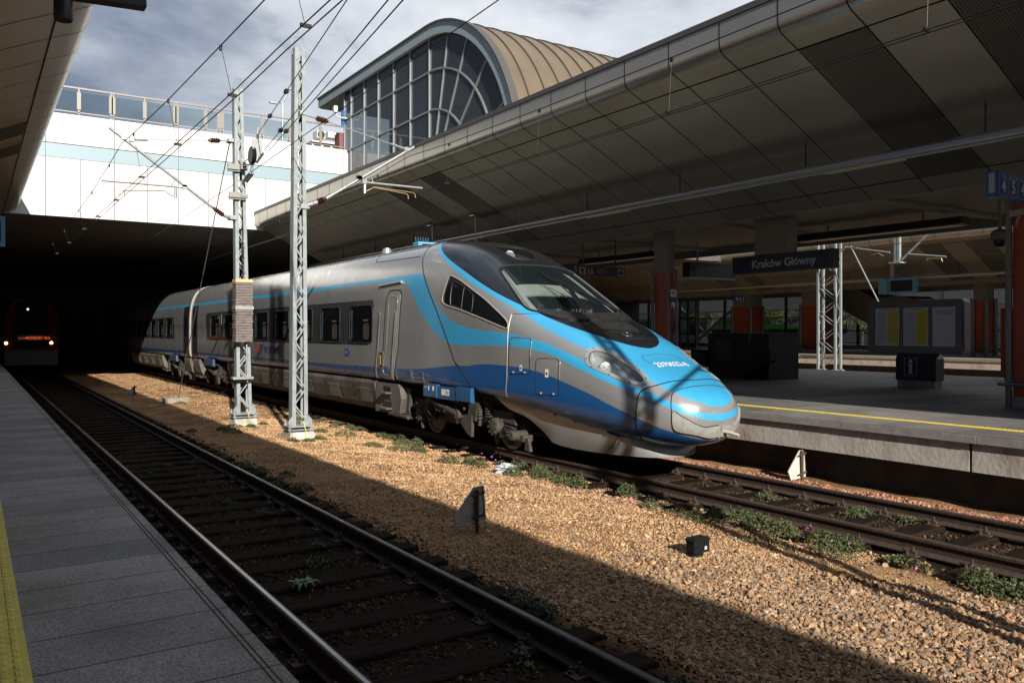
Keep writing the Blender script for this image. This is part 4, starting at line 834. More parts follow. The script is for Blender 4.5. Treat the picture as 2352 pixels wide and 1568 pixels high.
# lettering and badges
mb=MB(); label_on(17.35,1.52,'PKP INTERCITY',.19,2,mb,bold=.012,cond=.95); label_on(10.55,1.115,'ED250-004a',.11,1,mb,cond=.85); B(mb,'company_lettering',LT,tr)
mb=MB(); label_on(18.25,1.50,'iC',.26,3,mb,bold=.02,cond=.9); 
for z in(1.50,1.59,1.68,1.745): mb.add(line3([(17.85,zq(17,z)),(17.55,zq(17,z)),(17.55,zq(17,z+.02)),(17.85,zq(17,z+.02))],.006).tolist(),[(0,1,2,3)],2)
B(mb,'company_logo',LT,tr)
mb=MB(); 
label_on(18.9,1.16,'251',.08,1,mb); label_on(17.6,1.22,'93 51 2 370 022-8',.075,1,mb,cond=.85); label_on(17.2,1.09,'PL-PKPIC',.07,1,mb); label_on(14.3,1.16,'69 t  57 m',.05,1,mb)
label_on(7.84,1.27,'PKP Intercity S.A.',.060,1,mb,cond=.8); label_on(7.80,1.16,'Zakład Centralny',.060,1,mb,cond=.8); label_on(7.05,1.26,'434t 443t',.055,1,mb,cond=.85); label_on(7.03,1.17,'57-402 Pl',.055,1,mb,cond=.85); label_on(6.55,1.26,'(-187,40m-)',.055,1,mb,cond=.85); label_on(6.02,1.22,'Masa hamująca EZT',.045,1,mb,cond=.8); label_on(5.50,1.20,'1700',.05,4,mb); label_on(5.50,1.13,'2100',.05,4,mb)
for s0,s1,z0,z1 in((7.87,7.14,1.13,1.36),(7.09,6.60,1.22,1.34),(7.08,6.60,1.135,1.215),(18.95,18.65,1.12,1.28)):
    q=[(s0,zq(s0,z0)),(s0,zq(s0,z1)),(s1,zq(s1,z1)),(s1,zq(s1,z0)),(s0,zq(s0,z0))]; mb.tube(line3(q,.004,n=40),.0022,4,mi=1)

for s0,z0 in ():
    for k in range(4): label_on(s0-.0,z0-.028*k,'iiniminiminiminim'[:17-k],.014,1,mb)
B(mb,'technical_lettering',LT,tr)
mb=MB(); hx=[(10.62+.17*math.cos(math.radians(a)),1.66+.12*math.sin(math.radians(a))) for a in(0,50,130,180,230,310)]; mb.add(line3([(a,zq(a,b)) for a,b in hx],.005).tolist(),[tuple(range(6))],2); 
label_on(10.73,1.625,'PKP',.075,1,mb); B(mb,'railway_badge',[LT[0],mat('badge_blue_letter',(.25,.32,.45),.5),mat('badge_blue',(.02,.06,.22),.4)],tr)
mb=MB(); 
for s0,z0,w,h in((3.20,1.50,.07,.10),(2.55,1.42,.085,.13)):
    q=[(s0,zq(s0,z0)),(s0-w,zq(s0-w,z0)),(s0-w,zq(s0-w,z0+h)),(s0,zq(s0,z0+h))]; mb.add(line3(q,.008).tolist(),[(0,1,2,3)],0); p=line3([(s0-w/2,zq(s0,z0+h/2))],.009)[0]; mb.tube([p,p+np.array([-.002,0,0])],w*.28,8,mi=5)
B(mb,'sticker',LT,tr)
def hood_text(txt,s,h,mb,mi,bold=0,off=.006,cond=1.):
    v,f=textmesh(txt,h,'CENTER',bold,cond); 
    q0=[]; 
    for x,y in v:                                  # x across the hood, y up the hood
        ss_=s+y; tt=np.linspace(1,.3,200); m=float(np.interp(abs(x),sect(np.full(200,ss_),tt)[0],tt))
        q0.append((ss_,m if x<0 else 2-m))
    mb.add(line3(q0,off).tolist(),f,mi)
mb=MB(); hood_text('2370022-8',.93,.135,mb,0,bold=.001,cond=.84); B(mb,'running_number',[mat('white_number',(.78,.8,.8),.5)],tr)
mb=MB(); hood_text('ALSTOM',1.78,.075,mb,0,cond=1.1); 
c0=P3(2.0,1.0); 
ring=[(1.99+.075*math.sin(t),.985+.045*math.cos(t)) for t in np.linspace(0,2*math.pi,40)]; mb.tube(line3(ring,-.004),.014,6,cap=False)
B(mb,'maker_emblem',[mat('faded_grey_lettering',(.06,.06,.06),.4,.4)],tr,True)
# -- nose: coupler cover bumper with a chipped paint crack
mbum=mat('dirty_bumper_paint',(.235,.24,.225),.55,var=(.19,.18,.15),vscale=9,bump=.2,bscale=30,ramp=(.45,.7))
BU=sq('A',(1098,1112),(1120,1108),(1180,1155),(1300,1213))+ziso(.80,(-.36,-.5,-.65,-.8,-1.0))+[(.075,-1.0)]+sq('A',(1505,1325),(1430,1334),(1340,1322),(1250,1306),(1140,1278),(1106,1252),(1096,1200))

for sg in(False,True): patch('lower_bumper',BU,mbum,.028,tr,step=.02,mirror=sg,rim=.035,label='scuffed grey lower bumper of the nose')
mb=MB(); bg_=BU[-4:]+BU[:8]; mb.tube(line3(smooth_poly(bg_,2,False),.002,n=60),.012,6,cap=False); B(mb,'bumper_gap',mseam,tr,True)
mb=MB(); tip=P3(.05,-.45); mb.tube([Vector((XC+.02,Y0+.2,.72)),Vector((XC+.10,Y0-.10,.70)),Vector((XC+.14,Y0-.22,.67))],[.028,.026,.022],10); B(mb,'tow_pin',mat('tow_pin',(.40,.36,.32),.5),tr,True)
mb=MB(); cr=[(.05,.17),(.035,.08),(.05,.0),(.03,-.06)]; 
rnd=random.Random(5)
for k in range(14):
    s0=.03+rnd.random()*.07; q0=-.02+rnd.random()*.2; n=rnd.randint(4,6); pts=[(max(s0+.006*rnd.random()*math.cos(a)*1.6,.004),q0+.010*rnd.random()*math.sin(a)*2.0) for a in np.linspace(0,6.28,n,endpoint=False)]
    mb.add(line3(pts,.003).tolist(),[tuple(range(n))])
B(mb,'paint_chip',mat('chipped_primer',(.42,.36,.27),.8),tr)
# -- silver skirt under the nose
msk=metallic('silver_skirt_paint',(.30,.312,.318),.36,.45,dirt=.35,coat=.2)
top_s=np.array([4.20,3.9,3.4,2.8,2.2,1.7,1.3,1.0,.82,.70]); 
def skirt_top(s):
    w,z=sect(np.array([s]),np.array([-.47])); return w[0]-.03,z[0]+.035
bs=[(3.86,.88,1.24),(3.72,.80,1.20),(3.30,.70,1.14),(2.95,.45,1.0),(2.75,.30,.95),(2.2,.262,.90),(1.75,.258,.83),(1.3,.255,.68),(.95,.255,.47),(.74,.255,.0)]  # s, z, halfwidth of lower edge
mb=MB(); rows=[]; ns=len(bs); topc=[]
for i in range(ns):
    if i<ns-1:
        w,z=skirt_top(top_s[i]); 
        if i>=7: w*=[.95,.70,0][i-7]
    else: w,z=0,.53
    topc.append((w,top_s[i]+.0,z))
topc[-1]=(0,.86,.52); topc[-2]=(.42,.98,.53); topc[-3]=(.66,1.14,.54); topc[-4]=(.84,1.38,.57)
nr=8; vs=[]
fullt=[(-a,b,c) for a,b,c in topc]+[(a,b,c) for a,b,c in topc[-2::-1]]; fullb=[(-w,s,z) for s,z,w in bs]+[(w,s,z) for s,z,w in bs[-2::-1]]
def dense(L,n=90): L=np.array(L,float); d=np.arange(len(L)); t=np.linspace(0,len(L)-1,n); return np.stack([pch(d,L[:,k],t) for k in range(3)],1)
ft,fb=dense(fullt),dense(fullb)
for j in range(nr+1):
    f=j/nr; bulge=.035*math.sin(math.pi*f)
    for a,b in zip(ft,fb): p=a*(1-f)+b*f; vs.append((XC+p[0]*(1+bulge*.6),Y0+p[1]-bulge,p[2]))
n=len(ft); mb.add(vs,[(j*n+i,j*n+i+1,(j+1)*n+i+1,(j+1)*n+i) for j in range(nr) for i in range(n-1)])
vs2=[(XC+(v[0]-XC)*.96,v[1]+.03,v[2]) for v in vs[-n:]]; mb.add(vs[-n:]+vs2,[(i,i+1,n+i+1,n+i) for i in range(n-1)])
sk=B(mb,'skirt',msk,tr,True); sk.data.polygons.foreach_set('use_smooth',[True]*len(sk.data.polygons))
mb=MB(); i0=int(n*.345); 
jl=[vs[j*n+i0] for j in range(nr+1)]; mb.tube([(x-.003,y,z) for x,y,z in jl],.007,5); B(mb,'joint',mseam,sk)
mb=MB()
for f in np.linspace(.03,.44,11): p=vs[1*n+int(n*f)]; mb.tube([(p[0],p[1],p[2]-.0),(p[0]-.022,p[1]-.003,p[2])],.015,8)
for j in(2,3,7): p=vs[j*n+i0+1]; mb.tube([p,(p[0]-.02,p[1],p[2])],.015,8)
B(mb,'bolt',mat('bolt_grey',(.2,.2,.2),.4,.6),sk,True)
# -- underfloor equipment covers of the coaches
mund=mat('road_grimed_grey',(.105,.098,.088),.7,.05,var=(.05,.042,.034),vscale=1.6,bump=.25,bscale=30,stretch=(2,1.2,.4),ramp=(.38,.68))
UP=[(-1.36,1.05),(-1.385,.98),(-1.36,.80),(-1.27,.50),(-1.12,.36),(-.9,.33)]
def under(s0,s1,sofs,cut=None):
    mb=MB(); po=[(XC+a,b) for a,b in UP]+[(XC-a,b) for a,b in UP[::-1]]; mb.prism(po,1,Y0+sofs+s0,Y0+sofs+s1); u=B(mb,'underfloor_cover',mund,tr)
    k=MB()
    for s in np.arange(s0+.9,s1,1.15):
        L=[(XC+a-.004,Y0+sofs+s,b) for a,b in UP[1:5]]; k.tube(L,.006,4)
    B(k,'panel_gap',mseam,u)
    for i,s in enumerate(np.arange(s0+.25,s1-.8,1.95)):
        g=MB()
        for j in range(16):
            y=Y0+sofs+s+.05+j*.045; g.tube([(XC-1.279,y,.53),(XC-1.368,y,.86)],.010,4)
        B(g,'vent_grille',mat('vent_grey',(.06,.056,.05),.6),u)
    for s in np.arange(s0+1.15,s1-.6,1.95): g=MB(); y=Y0+sofs+s; g.add([(XC-1.383,y,.90),(XC-1.383,y+.16,.92),(XC-1.327,y+.17,.66),(XC-1.327,y+.05,.66)],[(0,1,2,3)]); B(g,'hand_hole',M['black'],u)
    return u
under(9.05,21.9,0)
# step box ahead of the first cover
mb=MB(); pt=[(Y0+9.05,1.02),(Y0+7.90,1.02),(Y0+7.80,.94),(Y0+7.72,.72),(Y0+7.80,.40),(Y0+9.05,.36)]
mb.prism(pt,0,XC-1.36,XC-1.0); st=B(mb,'step_box',mund,tr)
mb=MB(); mb.box((XC-1.364,Y0+8.25,.66),(XC-1.35,Y0+8.62,.95)); mb.box((XC-1.364,Y0+8.2,.42),(XC-1.35,Y0+8.66,.62)); B(mb,'step_opening',M['black'],st)
mb=MB(); mb.box((XC-1.50,Y0+8.22,.80),(XC-1.355,Y0+8.60,.83)); mb.box((XC-1.50,Y0+8.18,.46),(XC-1.355,Y0+8.66,.49)); B(mb,'step',mund,st)
# blue lifting bracket box over the bogie
def bluebox(s0,s1,sofs,big=True):
    mb=MB(); pr=[(XC-1.40,1.13),(XC-1.46,1.12),(XC-1.475,1.06),(XC-1.475,.875),(XC-1.44,.855),(XC-1.38,.855)]
    mb.prism(pr,1,Y0+sofs+s0,Y0+sofs+s1); return mb
bb=B(bluebox(5.93,6.47,0),'bolster_cover',[metallic('mid_blue_paint',(.012,.075,.19),.4,.1)],tr,True)
B(bluebox(4.62,5.15,0),'bolster_cover',[MC['mid_blue_paint']],tr,True)
mb=MB(); mb.box((XC-1.455,Y0+5.13,.86),(XC-1.38,Y0+5.95,1.10)); o=B(mb,'bolster_cover',[MC['mid_blue_paint']],tr)
mb=MB(); v,f=textmesh('20t',.075); mb.add([(XC-1.458,Y0+5.60-a,.955+b) for a,b in v],f,5); mb.box((XC-1.457,Y0+5.44,.935),(XC-1.4555,Y0+5.75,1.055),0); mb.box((XC-1.4765,Y0+6.22,1.0),(XC-1.475,Y0+6.26,1.09),0); mb.box((XC-1.4765,Y0+6.02,1.0),(XC-1.475,Y0+6.09,1.09),0); mb.box((XC-1.4765,Y0+6.32,1.05),(XC-1.475,Y0+6.42,1.065),0); B(mb,'weight_plate',LT,o)
# -- bogies
mbog=mat('bogie_grime',(.030,.027,.023),.85,.05,var=(.060,.053,.043),vscale=7,bump=.3,bscale=40)
mtyre=mat('wheel_steel',(.08,.075,.07),.5,.6)
def bogie(s0,s1,sofs=0,full=True):
    Y=Y0+sofs; b=thing_part('bogie',tr,(XC,Y+(s0+s1)/2,.45)); X1=XC-1.12
    for s in(s0,s1):
        for sg in(-1,1):
            mb=MB(); mb.lathe([(.30,sg*.70),(.445,sg*.70),(.455,sg*.735),(.43,sg*.815),(.36,sg*.82),(.34,sg*.80),(.12,sg*.79),(.10,sg*.83)] if sg>0 else [(.10,-.83),(.12,-.79),(.34,-.80),(.36,-.82),(.43,-.815),(.455,-.735),(.445,-.70),(.30,-.70)],(XC,Y+s,.445),0,36); B(mb,'wheel',mtyre,b,True)
        mb=MB(); mb.tube([(XC-.8,Y+s,.445),(XC+.8,Y+s,.445)],.08,12); B(mb,'axle',mbog,b,True)
        # axle box with bolted round cover, and its primary coil spring
        mb=MB(); mb.lathe([(.10,X1-.12),(.15,X1-.10),(.165,X1-.02),(.165,X1+.16)],(0,Y+s,.445),0,16)
        for k in range(8): a=k*.785; mb.tube([(X1-.13,Y+s+.125*math.cos(a),.445+.125*math.sin(a)),(X1-.08,Y+s+.125*math.cos(a),.445+.125*math.sin(a))],.018,6)
        mb.box((X1-.02,Y+s-.14,.28),(X1+.14,Y+s+.14,.60)); mb.tube([(X1,Y+s,.30),(X1,Y+s-.03,.14)],[.07,.05],10); B(mb,'axle_box',mbog,b,True)
        mb=MB(); hel=[(X1+.02+.09*math.cos(t),Y+s+(.34 if s==s1 else -.34)*0+.28*(1 if s==s0 else -1)+.09*math.sin(t),.58+t/40*.30) for t in np.linspace(0,40,120)]; mb.tube(hel,.016,6); B(mb,'coil_spring',mbog,b,True)
        mb=MB(); q=Y+s+.52*(1 if s==s0 else -1); mb.tube([(X1-.06,q,.42),(X1-.06,q,.62)],.035,10); mb.tube([(X1-.06,q,.60),(X1-.06,q,.92)],.052,12); mb.lathe([(.07,.90),(.07,.93),(.03,.94),(.03,1.0)],(X1-.06,q,0),2,10); B(mb,'vertical_damper',mbog,b,True)
    mid=(s0+s1)/2
    for sg in(-1,1):
        mb=MB(); x=XC+sg*1.02; fr=[(Y+s0-.55,.52),(Y+s0-.45,.74),(Y+s0+.5,.74),(Y+mid-.5,.58),(Y+mid+.5,.58),(Y+s1-.5,.74),(Y+s1+.45,.74),(Y+s1+.55,.52),(Y+s1-.2,.56),(Y+mid+.6,.36),(Y+mid-.6,.36),(Y+s0+.2,.56)]
        mb.prism(fr,0,x-.08,x+.08); B(mb,'side_frame',mbog,b)
    mb=MB(); mb.box((XC-1.0,Y+mid-.3,.42),(XC+1.0,Y+mid+.3,.66)); B(mb,'cross_beam',mbog,b)
    # big inclined yaw damper
    mb=MB(); a=Vector((X1-.22,Y+mid+.72,.80)); c=Vector((X1-.22,Y+mid-.42,.60)); m_=a.lerp(c,.62); mb.tube([a,m_],.062,14); mb.tube([m_,c],.075,14); mb.lathe([(.09,X1-.28),(.10,X1-.24),(.10,X1-.16),(.07,X1-.12)],(0,c.y,c.z),0,14); mb.lathe([(.08,X1-.28),(.08,X1-.14)],(0,a.y,a.z),0,12); B(mb,'yaw_damper',mbog,b,True)
    mb=MB(); mb.prism([(Y+mid+.60,1.0),(Y+mid+.86,1.0),(Y+mid+.80,.72),(Y+mid+.66,.70)],0,X1-.26,X1-.14); B(mb,'bracket',mbog,b); mb=MB(); mb.prism([(Y+mid-.22,.58),(Y+mid-.80,.60),(Y+mid-.78,.20),(Y+mid-.60,.26)],0,X1-.16,X1-.10); B(mb,'bracket',mbog,b)
    mb=MB(); hel=[(X1+.0+.15*math.cos(t),Y+mid-.26+.15*math.sin(t),.64+t/26*.30) for t in np.linspace(0,26,100)]; mb.tube(hel,.030,8); B(mb,'coil_spring',mbog,b,True)
    # brake caliper units, hoses
    mb=MB(); mb.prism([(Y+mid-.62,.56),(Y+mid-.70,.90),(Y+mid-.98,.84),(Y+mid-.90,.50)],0,X1-.14,X1-.02); 
    for k in range(6): mb.cbox((X1-.08,Y+mid-.99,.56+k*.055),(.10,.03,.02))
    B(mb,'pad_holder',mbog,b)
    mb=MB()
    for k in range(4):
        o_=rnd.random()*.1; mb.tube([(X1-.05-.03*k,Y+mid+1.25-.1*k,.75),(X1-.12-.02*k,Y+mid+1.15-.08*k,.62-o_),(X1-.1,Y+mid+.95-.1*k,.45-o_),(X1-.05,Y+mid+.75,.50)],.018,6)
    mb.tube([(X1-.1,Y+s0-.30,.40),(X1-.15,Y+s0-.48,.52),(X1-.14,Y+s0-.70,.50),(X1-.1,Y+s0-.85,.40)],.022,6); mb.tube([(X1-.1,Y+s0-.34,.36),(X1-.16,Y+s0-.52,.46),(X1-.15,Y+s0-.72,.45),(X1-.1,Y+s0-.85,.36)],.02,6)
    B(mb,'hose',mat('rubber_hose',(.03,.03,.03),.6),b,True)
    mb=MB(); mb.cbox((X1-.02,Y+s0-.62,.34),(.20,.75,.10)); mb.lathe([(.07,X1-.26),(.085,X1-.23),(.085,X1+.05)],(0,Y+s0-.82,.38),0,14); mb.cbox((X1-.1,Y+s0-.55,.30),(.12,.07,.18)); mb.prism([(Y+s0-1.0,.15),(Y+s0-1.16,.14),(Y+s0-1.10,.36),(Y+s0-1.04,.36)],0,X1-.10,X1-.04); B(mb,'rail_guard',mbog,b)
    rq=random.Random(11); mb=MB()
    for k in range(16):
        y=Y+s0-.5+rq.random()*(s1-s0+1.2); z=.38+rq.random()*.45; x=X1-.02+rq.random()*.12; mb.tube([(x,y,z),(x-.03,y+rq.uniform(-.1,.1),z-.12),(x,y+rq.uniform(.1,.4),z-rq.uniform(.05,.2))],rq.choice((.012,.018,.025)),6)
        if k%2: mb.cbox((x-.02,y+.1,z),(.10,rq.uniform(.05,.14),rq.uniform(.05,.14)))
    B(mb,'pipework',mbog,b,True)
    mb=MB(); mb.prism([(Y+s1+.40,.95),(Y+s1+.62,.95),(Y+s1+.78,.42),(Y+s1+1.1,.36),(Y+s1+1.1,.30),(Y+s1+.35,.30),(Y+s1+.5,.5)],0,X1-.10,X1-.02); mb.tube([(X1-.2,Y+s1+.3,.34),(X1-.2,Y+s1+1.25,.36)],.045,8); B(mb,'sand_bracket',mbog,b)
    mb=MB(); mb.box((X1-.28,Y+mid+.5,.98),(X1-.05,Y+mid+.95,1.01)); 
    for k in range(4): mb.tube([(X1-.2,Y+mid+.55+k*.1,.86),(X1-.2,Y+mid+.55+k*.1,.99)],[.022,.012],6)
    mb.box((X1-.26,Y+mid-.75,.90),(X1-.08,Y+mid-.3,.93)); B(mb,'rubber_stop',mbog,b)
    return b
def thing_part(name,parent,loc):
    o=bpy.data.objects.new(name,None); COL.objects.link(o); o.empty_display_size=.2; o.parent=parent; o.matrix_parent_inverse=root_inv(parent); o.location=loc; return o
bogie(4.25,7.15); bogie(22.9,25.75)
B(bluebox(23.6,25.0,0),'bolster_cover',[MC['mid_blue_paint']],tr,True)
# dark end door, end window band marks
ed=patch('end_door',rp(26.35,27.32,1.05,3.22,.06),mat('end_door_dark',(.016,.017,.02),.35),.008,tr,it=0,step=.1); patch('door_window',rp(26.62,26.98,1.95,2.8,.08),mdgl,.012,ed,it=0,step=.08)
mb=MB(); label_on(22.70,2.42,'1',.40,0,mb); mb2=mb; label_on(22.74,1.98,'=',.09,0,mb2); B(mb,'class_number',LT,tr)
# -- gangway between the cars
def ringcar(sofs,y0,y1,m,name,sc=1.0):
    mb=MB(); w_,z_=sect(np.full(40,20.),np.linspace(-.72,1,40)); pr=[(XC-a*sc,2.2+(b-2.2)*sc) for a,b in zip(w_,z_)]+[(XC+a*sc,2.2+(b-2.2)*sc) for a,b in zip(w_[::-1],z_[::-1])]; mb.prism(pr,1,y0,y1); return B(mb,name,m,tr,False)
ringcar(0,Y0+LE+.0,Y0+LE+.07,mat('gangway_frame',(.30,.29,.27),.45,.3),'gangway_frame',1.004); ringcar(0,Y0+LE+.07,Y0+LE+.42,mat('gangway_bellows',(.05,.05,.05),.8),'gangway_bellows',.965)
ringcar(0,Y0+LE+.19,Y0+LE+.24,mat('gangway_frame',(1,1,1)),'gangway_frame',.985); ringcar(0,Y0+LE+.42,Y0+LE+.49,mat('gangway_frame',(1,1,1)),'gangway_frame',1.004)
# -- second car
S2=LE+.49
V2,T2=grid(np.linspace(8.0,34.0,90),np.linspace(-.8,2.8,150)); V2,T2,ms=pcut(V2,T2,[np.array([(8,.366),(35,.366),(35,.39),(8,.39)]),np.array([(7,-1.1),(35,-1.1),(35,-.343),(7,-.343)]),np.array([(11.1,.27),(32,.27),(32,.012),(10.9,.012)])],mirror=True)
mi=np.zeros(len(T2),int); mi[ms[2]]=4; mi[ms[0]]=1; mi[ms[1]]=2; surf('car_body',V2,T2,BODYM,mi=mi,parent=tr,sofs=S2-8.0)
for k in range(7): s0=11.45+k*1.965-(.0); cwindow(s0,s0+1.3,tr,sofs=S2-8.0)
ed=patch('end_door',rp(8.12,9.1,1.05,3.22,.06),mat('end_door_dark',(1,1,1)),.008,tr,it=0,step=.1,sofs=S2-8.0); patch('door_window',rp(8.45,8.85,1.95,2.8,.08),mdgl,.012,ed,it=0,step=.08,sofs=S2-8.0)
bogie(S2+1.9,S2+4.75); under(14.0,32,S2-8.0); B(bluebox(2.3,3.8,S2),'bolster_cover',[MC['mid_blue_paint']],tr,True)
# skirt pieces below the doors at the gap
for a,b in((26.2,27.3),(S2+.05,S2+1.1)):
    mb=MB(); po=[(XC+p,q) for p,q in UP]+[(XC-p,q) for p,q in UP[::-1]]; mb.prism(po,1,Y0+a,Y0+b); B(mb,'end_skirt',mund,tr)
# -- roof fittings
mb=MB(); mb.lathe([(.13,4.05),(.12,4.16),(.10,4.17),(.09,4.22)],(XC-.45,Y0+10.4,0),2,16); B(mb,'roof_vent',M['zinc'],tr,True)
mb=MB(); 
for k in range(16): mb.box((XC-.75,Y0+7.7+k*.07,4.02),(XC-.35,Y0+7.73+k*.07,4.075))
B(mb,'roof_grille',M['dark'],tr)
rf=MB(); rf.tube(line3([(7.3,.60),(7.28,.75),(7.28,.9)],.0,n=20),.008,5); rf.tube(line3([(8.9,.60),(8.9,.95)],.0,n=20),.008,5); rf.tube(line3([(10.1,.60),(10.1,.95)],.0,n=20),.008,5); rf.tube(line3([(11.6,.60),(11.6,.95)],.0,n=20),.008,5)
for s in(13,16.5,20,23.5,25.5): rf.tube(line3([(s,.60),(s,.95)],.0,n=20),.008,5)
rf.tube(line3([(9.6,.60),(9.55,.53),(9.4,.515),(7.6,.505),(7.15,.505)],.0,n=40),.008,5); B(rf,'roof_joint',mseam,tr,True)
mb=MB(); mb.box((XC-.12,Y0+9.35,4.05),(XC+.0,Y0+9.6,4.30)); mb.box((XC+.10,Y0+9.35,4.05),(XC+.2,Y0+9.6,4.30)); mb.box((XC-.13,Y0+9.33,4.27),(XC+.55,Y0+9.62,4.31)) 
for k in range(6): mb.tube([(XC-.10+k*.06,Y0+9.5,4.30),(XC-.12+k*.07,Y0+9.5,4.44)],.004,4)
B(mb,'insulator_stand',mat('light_blue_fitting',(.10,.33,.52),.5),tr)
# ============================================================= MASTS AND OVERHEAD LINE
CR['E']=(2650,1150,3.92); CR['G']=(3200,900,2.614); CR['K']=(880,480,3.92); CR['L']=(1800,1900,2.0276)
def mast(x,y,ztop,w0,w1,label,lean=0,depth=.22,base=True,zb=.12,step=.34,cat='mast'):
    t=thing('lattice_mast',label,cat,(x,y,-.2),'catenary masts')
    L=ztop-zb
    def cx(z): return x+lean*(z-zb)/L
    def hw(z): f=(z-zb)/L; return (w0*(1-f)+w1*f)/2
    for sg in(-1,1):
        mb=MB(); a=(cx(zb)+sg*(hw(zb)-.03),y,zb); b=(cx(ztop)+sg*(hw(ztop)-.03),y,ztop); t_=.010
        for dy in(-depth/2,depth/2): mb.bar((a[0]+(-sg)*.03,y+dy,zb),(b[0]+(-sg)*.03,y+dy,ztop),.075,t_,up=(0,1,0))
        mb.bar((a[0]+sg*.012,y,zb),(b[0]+sg*.012,y,ztop),t_,depth,up=(0,1,0)); B(mb,'channel_leg',M['steel'],t)
    for dy in(-depth/2-.012,depth/2+.012):
        mb=MB(); z=zb+.12; k=0
        while z<ztop-.1:
            z2=min(z+step,ztop-.05); s=1 if k%2 else -1
            mb.bar((cx(z)-s*(hw(z)-.06),y+dy,z),(cx(z2)+s*(hw(z2)-.06),y+dy,z2),.028,.010,up=(0,1,0)); z=z2; k+=1
        B(mb,'lacing',M['steel'],t)
    if base:
        mb=MB(); mb.box((cx(zb)-w0/2-.10,y-.20,zb-.03),(cx(zb)+w0/2+.10,y+.20,zb)); 
        
        for sg in(-1,1): mb.prism([(cx(zb)+sg*(w0/2-.02),zb),(cx(zb)+sg*(w0/2-.02),zb+.22),(cx(zb)+sg*(w0/2+.02),zb+.18),(cx(zb)+sg*(w0/2+.08),zb+.10),(cx(zb)+sg*(w0/2+.08),zb)],1,y-depth/2-.03,y-depth/2-.018)
        mb.box((cx(zb)-w0/2-.10,y-.20,zb-.10),(cx(zb)+w0/2+.10,y+.20,zb-.08))
        B(mb,'base_plate',M['steel'],t)
        for sx in(-1,1):
            for sy in(-1,1): mb=MB(); q=(cx(zb)+sx*(w0/2+.05),y+sy*.15); mb.lathe([(.02,zb-.15),(.02,zb-.09),(.038,zb-.09),(.038,zb-.05),(.018,zb-.05),(.018,zb+.002),(.036,zb+.002),(.036,zb+.05),(.018,zb+.05),(.018,zb+.10)],(q[0],q[1],0),2,8); B(mb,'anchor_bolt',M['zinc'],t)
        mb=MB(); mb.prism([(x-.29,-.4),(x+.29,-.4),(x+.27,zb-.15),(x+.25,zb-.135),(x-.25,zb-.135),(x-.27,zb-.15)],1,y-.27,y+.27); B(mb,'foundation',mat('pale_foundation',(.50,.48,.44),.85,var=(.34,.31,.27),vscale=6,bump=.3,bscale=30),t)
        mb=MB(); mb.tube([(x+.06,y-.14,zb+.1),(x+.07,y-.29,zb-.12),(x+.06,y-.30,-.25)],.010,6); B(mb,'earth_wire',mat('earth_yellow',(.5,.47,.10),.5),t)
    mb=MB(); hp=[(cx(ztop)-hw(ztop),y,ztop-.15),(cx(ztop)-hw(ztop)-.03,y,ztop+.12),(cx(ztop)-hw(ztop)+.04,y,ztop+.26),(cx(ztop)+hw(ztop)-.04,y,ztop+.26),(cx(ztop)+hw(ztop)+.01,y,ztop+.12),(cx(ztop)+hw(ztop),y,ztop-.02)]; mb.tube(hp,.009,6); B(mb,'arcing_hoop',M['zinc'],t,True)
    return t
M1=(5.74,20.95); M2=(5.99,17.53)
m1=mast(*M1,8.24,.40,.24,'lattice catenary mast carrying the stack of grey tension weights',lean=-.15)
m2=mast(*M2,8.34,.38,.26,'taller lattice catenary mast in front of the silver train, without tension weights')
# weights on the first mast
Yw=M1[1]-.22
a=onY(*V('4',1572,385),Yw); b=onY(*V('4',1685,785),Yw); n=22; mb=MB(); h=(a[2]-b[2])/n; r2=random.Random(3)
for k in range(n):
    z=b[2]+k*h; dx=r2.uniform(-.010,.010); mb.box((a[0]+dx,Yw-.18,z+.006),(b[0]+dx,Yw+.12,z+h-.004))
B(mb,'tension_weight',mat('weight_concrete',(.20,.17,.155),.85,var=(.10,.085,.08),vscale=7,bump=.6,bscale=30,stretch=(1,1,3)),m1)
mb=MB(); mb.box((a[0]-.005,Yw-.19,a[2]+.002),(b[0]+.0,Yw+.13,a[2]+.075)); B(mb,'weight_cap',mat('primer_orange',(.62,.40,.18),.6),m1)
q=onY(*V('4',1628,557),Yw); mb=MB(); mb.box((a[0]-.014,Yw-.195,q[2]-.04),(b[0]+.02,Yw+.14,q[2]+.04)); B(mb,'clamp_band',M['zinc'],m1)
mb=MB(); mb.tube([((a[0]+b[0])/2,Yw-.02,a[2]),((a[0]+b[0])/2,Yw-.02,5.4)],.010,6)
for k in range(7): z=a[2]+.2+k*.13; mb.cbox(((a[0]+b[0])/2,Yw-.03,z),(.06,.05,.05))
B(mb,'weight_rope',M['wire'],m1)
mb=MB(); mb.tube([((a[0]+b[0])/2+.10,Yw-.02,b[2]-.03),((a[0]+b[0])/2+.12,Yw-.02,.9)],.022,8); mb.box((a[0]-.06,Yw-.14,.98),(b[0]+.03,Yw+.08,1.04)); B(mb,'guide_rod',M['zinc'],m1)
for c in((1592,1130),(1600,1318)):
    q=onY(*V('1',*c),M1[1]-.16); mb=MB(); mb.box((q[0]-.22,M1[1]-.20,q[2]-.09),(q[0]+.17,M1[1]-.12,q[2]+.09)); mb.box((q[0]-.26,M1[1]-.24,q[2]-.05),(q[0]+.24,M1[1]-.20,q[2]-.02)); mb.box((q[0]+.05,M1[1]-.26,q[2]-.02),(q[0]+.22,M1[1]-.16,q[2]+.05)); B(mb,'pulley_bracket',mat('bracket_galv',(.25,.25,.24),.5,.5),m1)
def P1(c,x,y,dy=0): return onY(*V(c,x,y),M1[1]+dy)
def P2(c,x,y,dy=0): return onY(*V(c,x,y),M2[1]+dy)
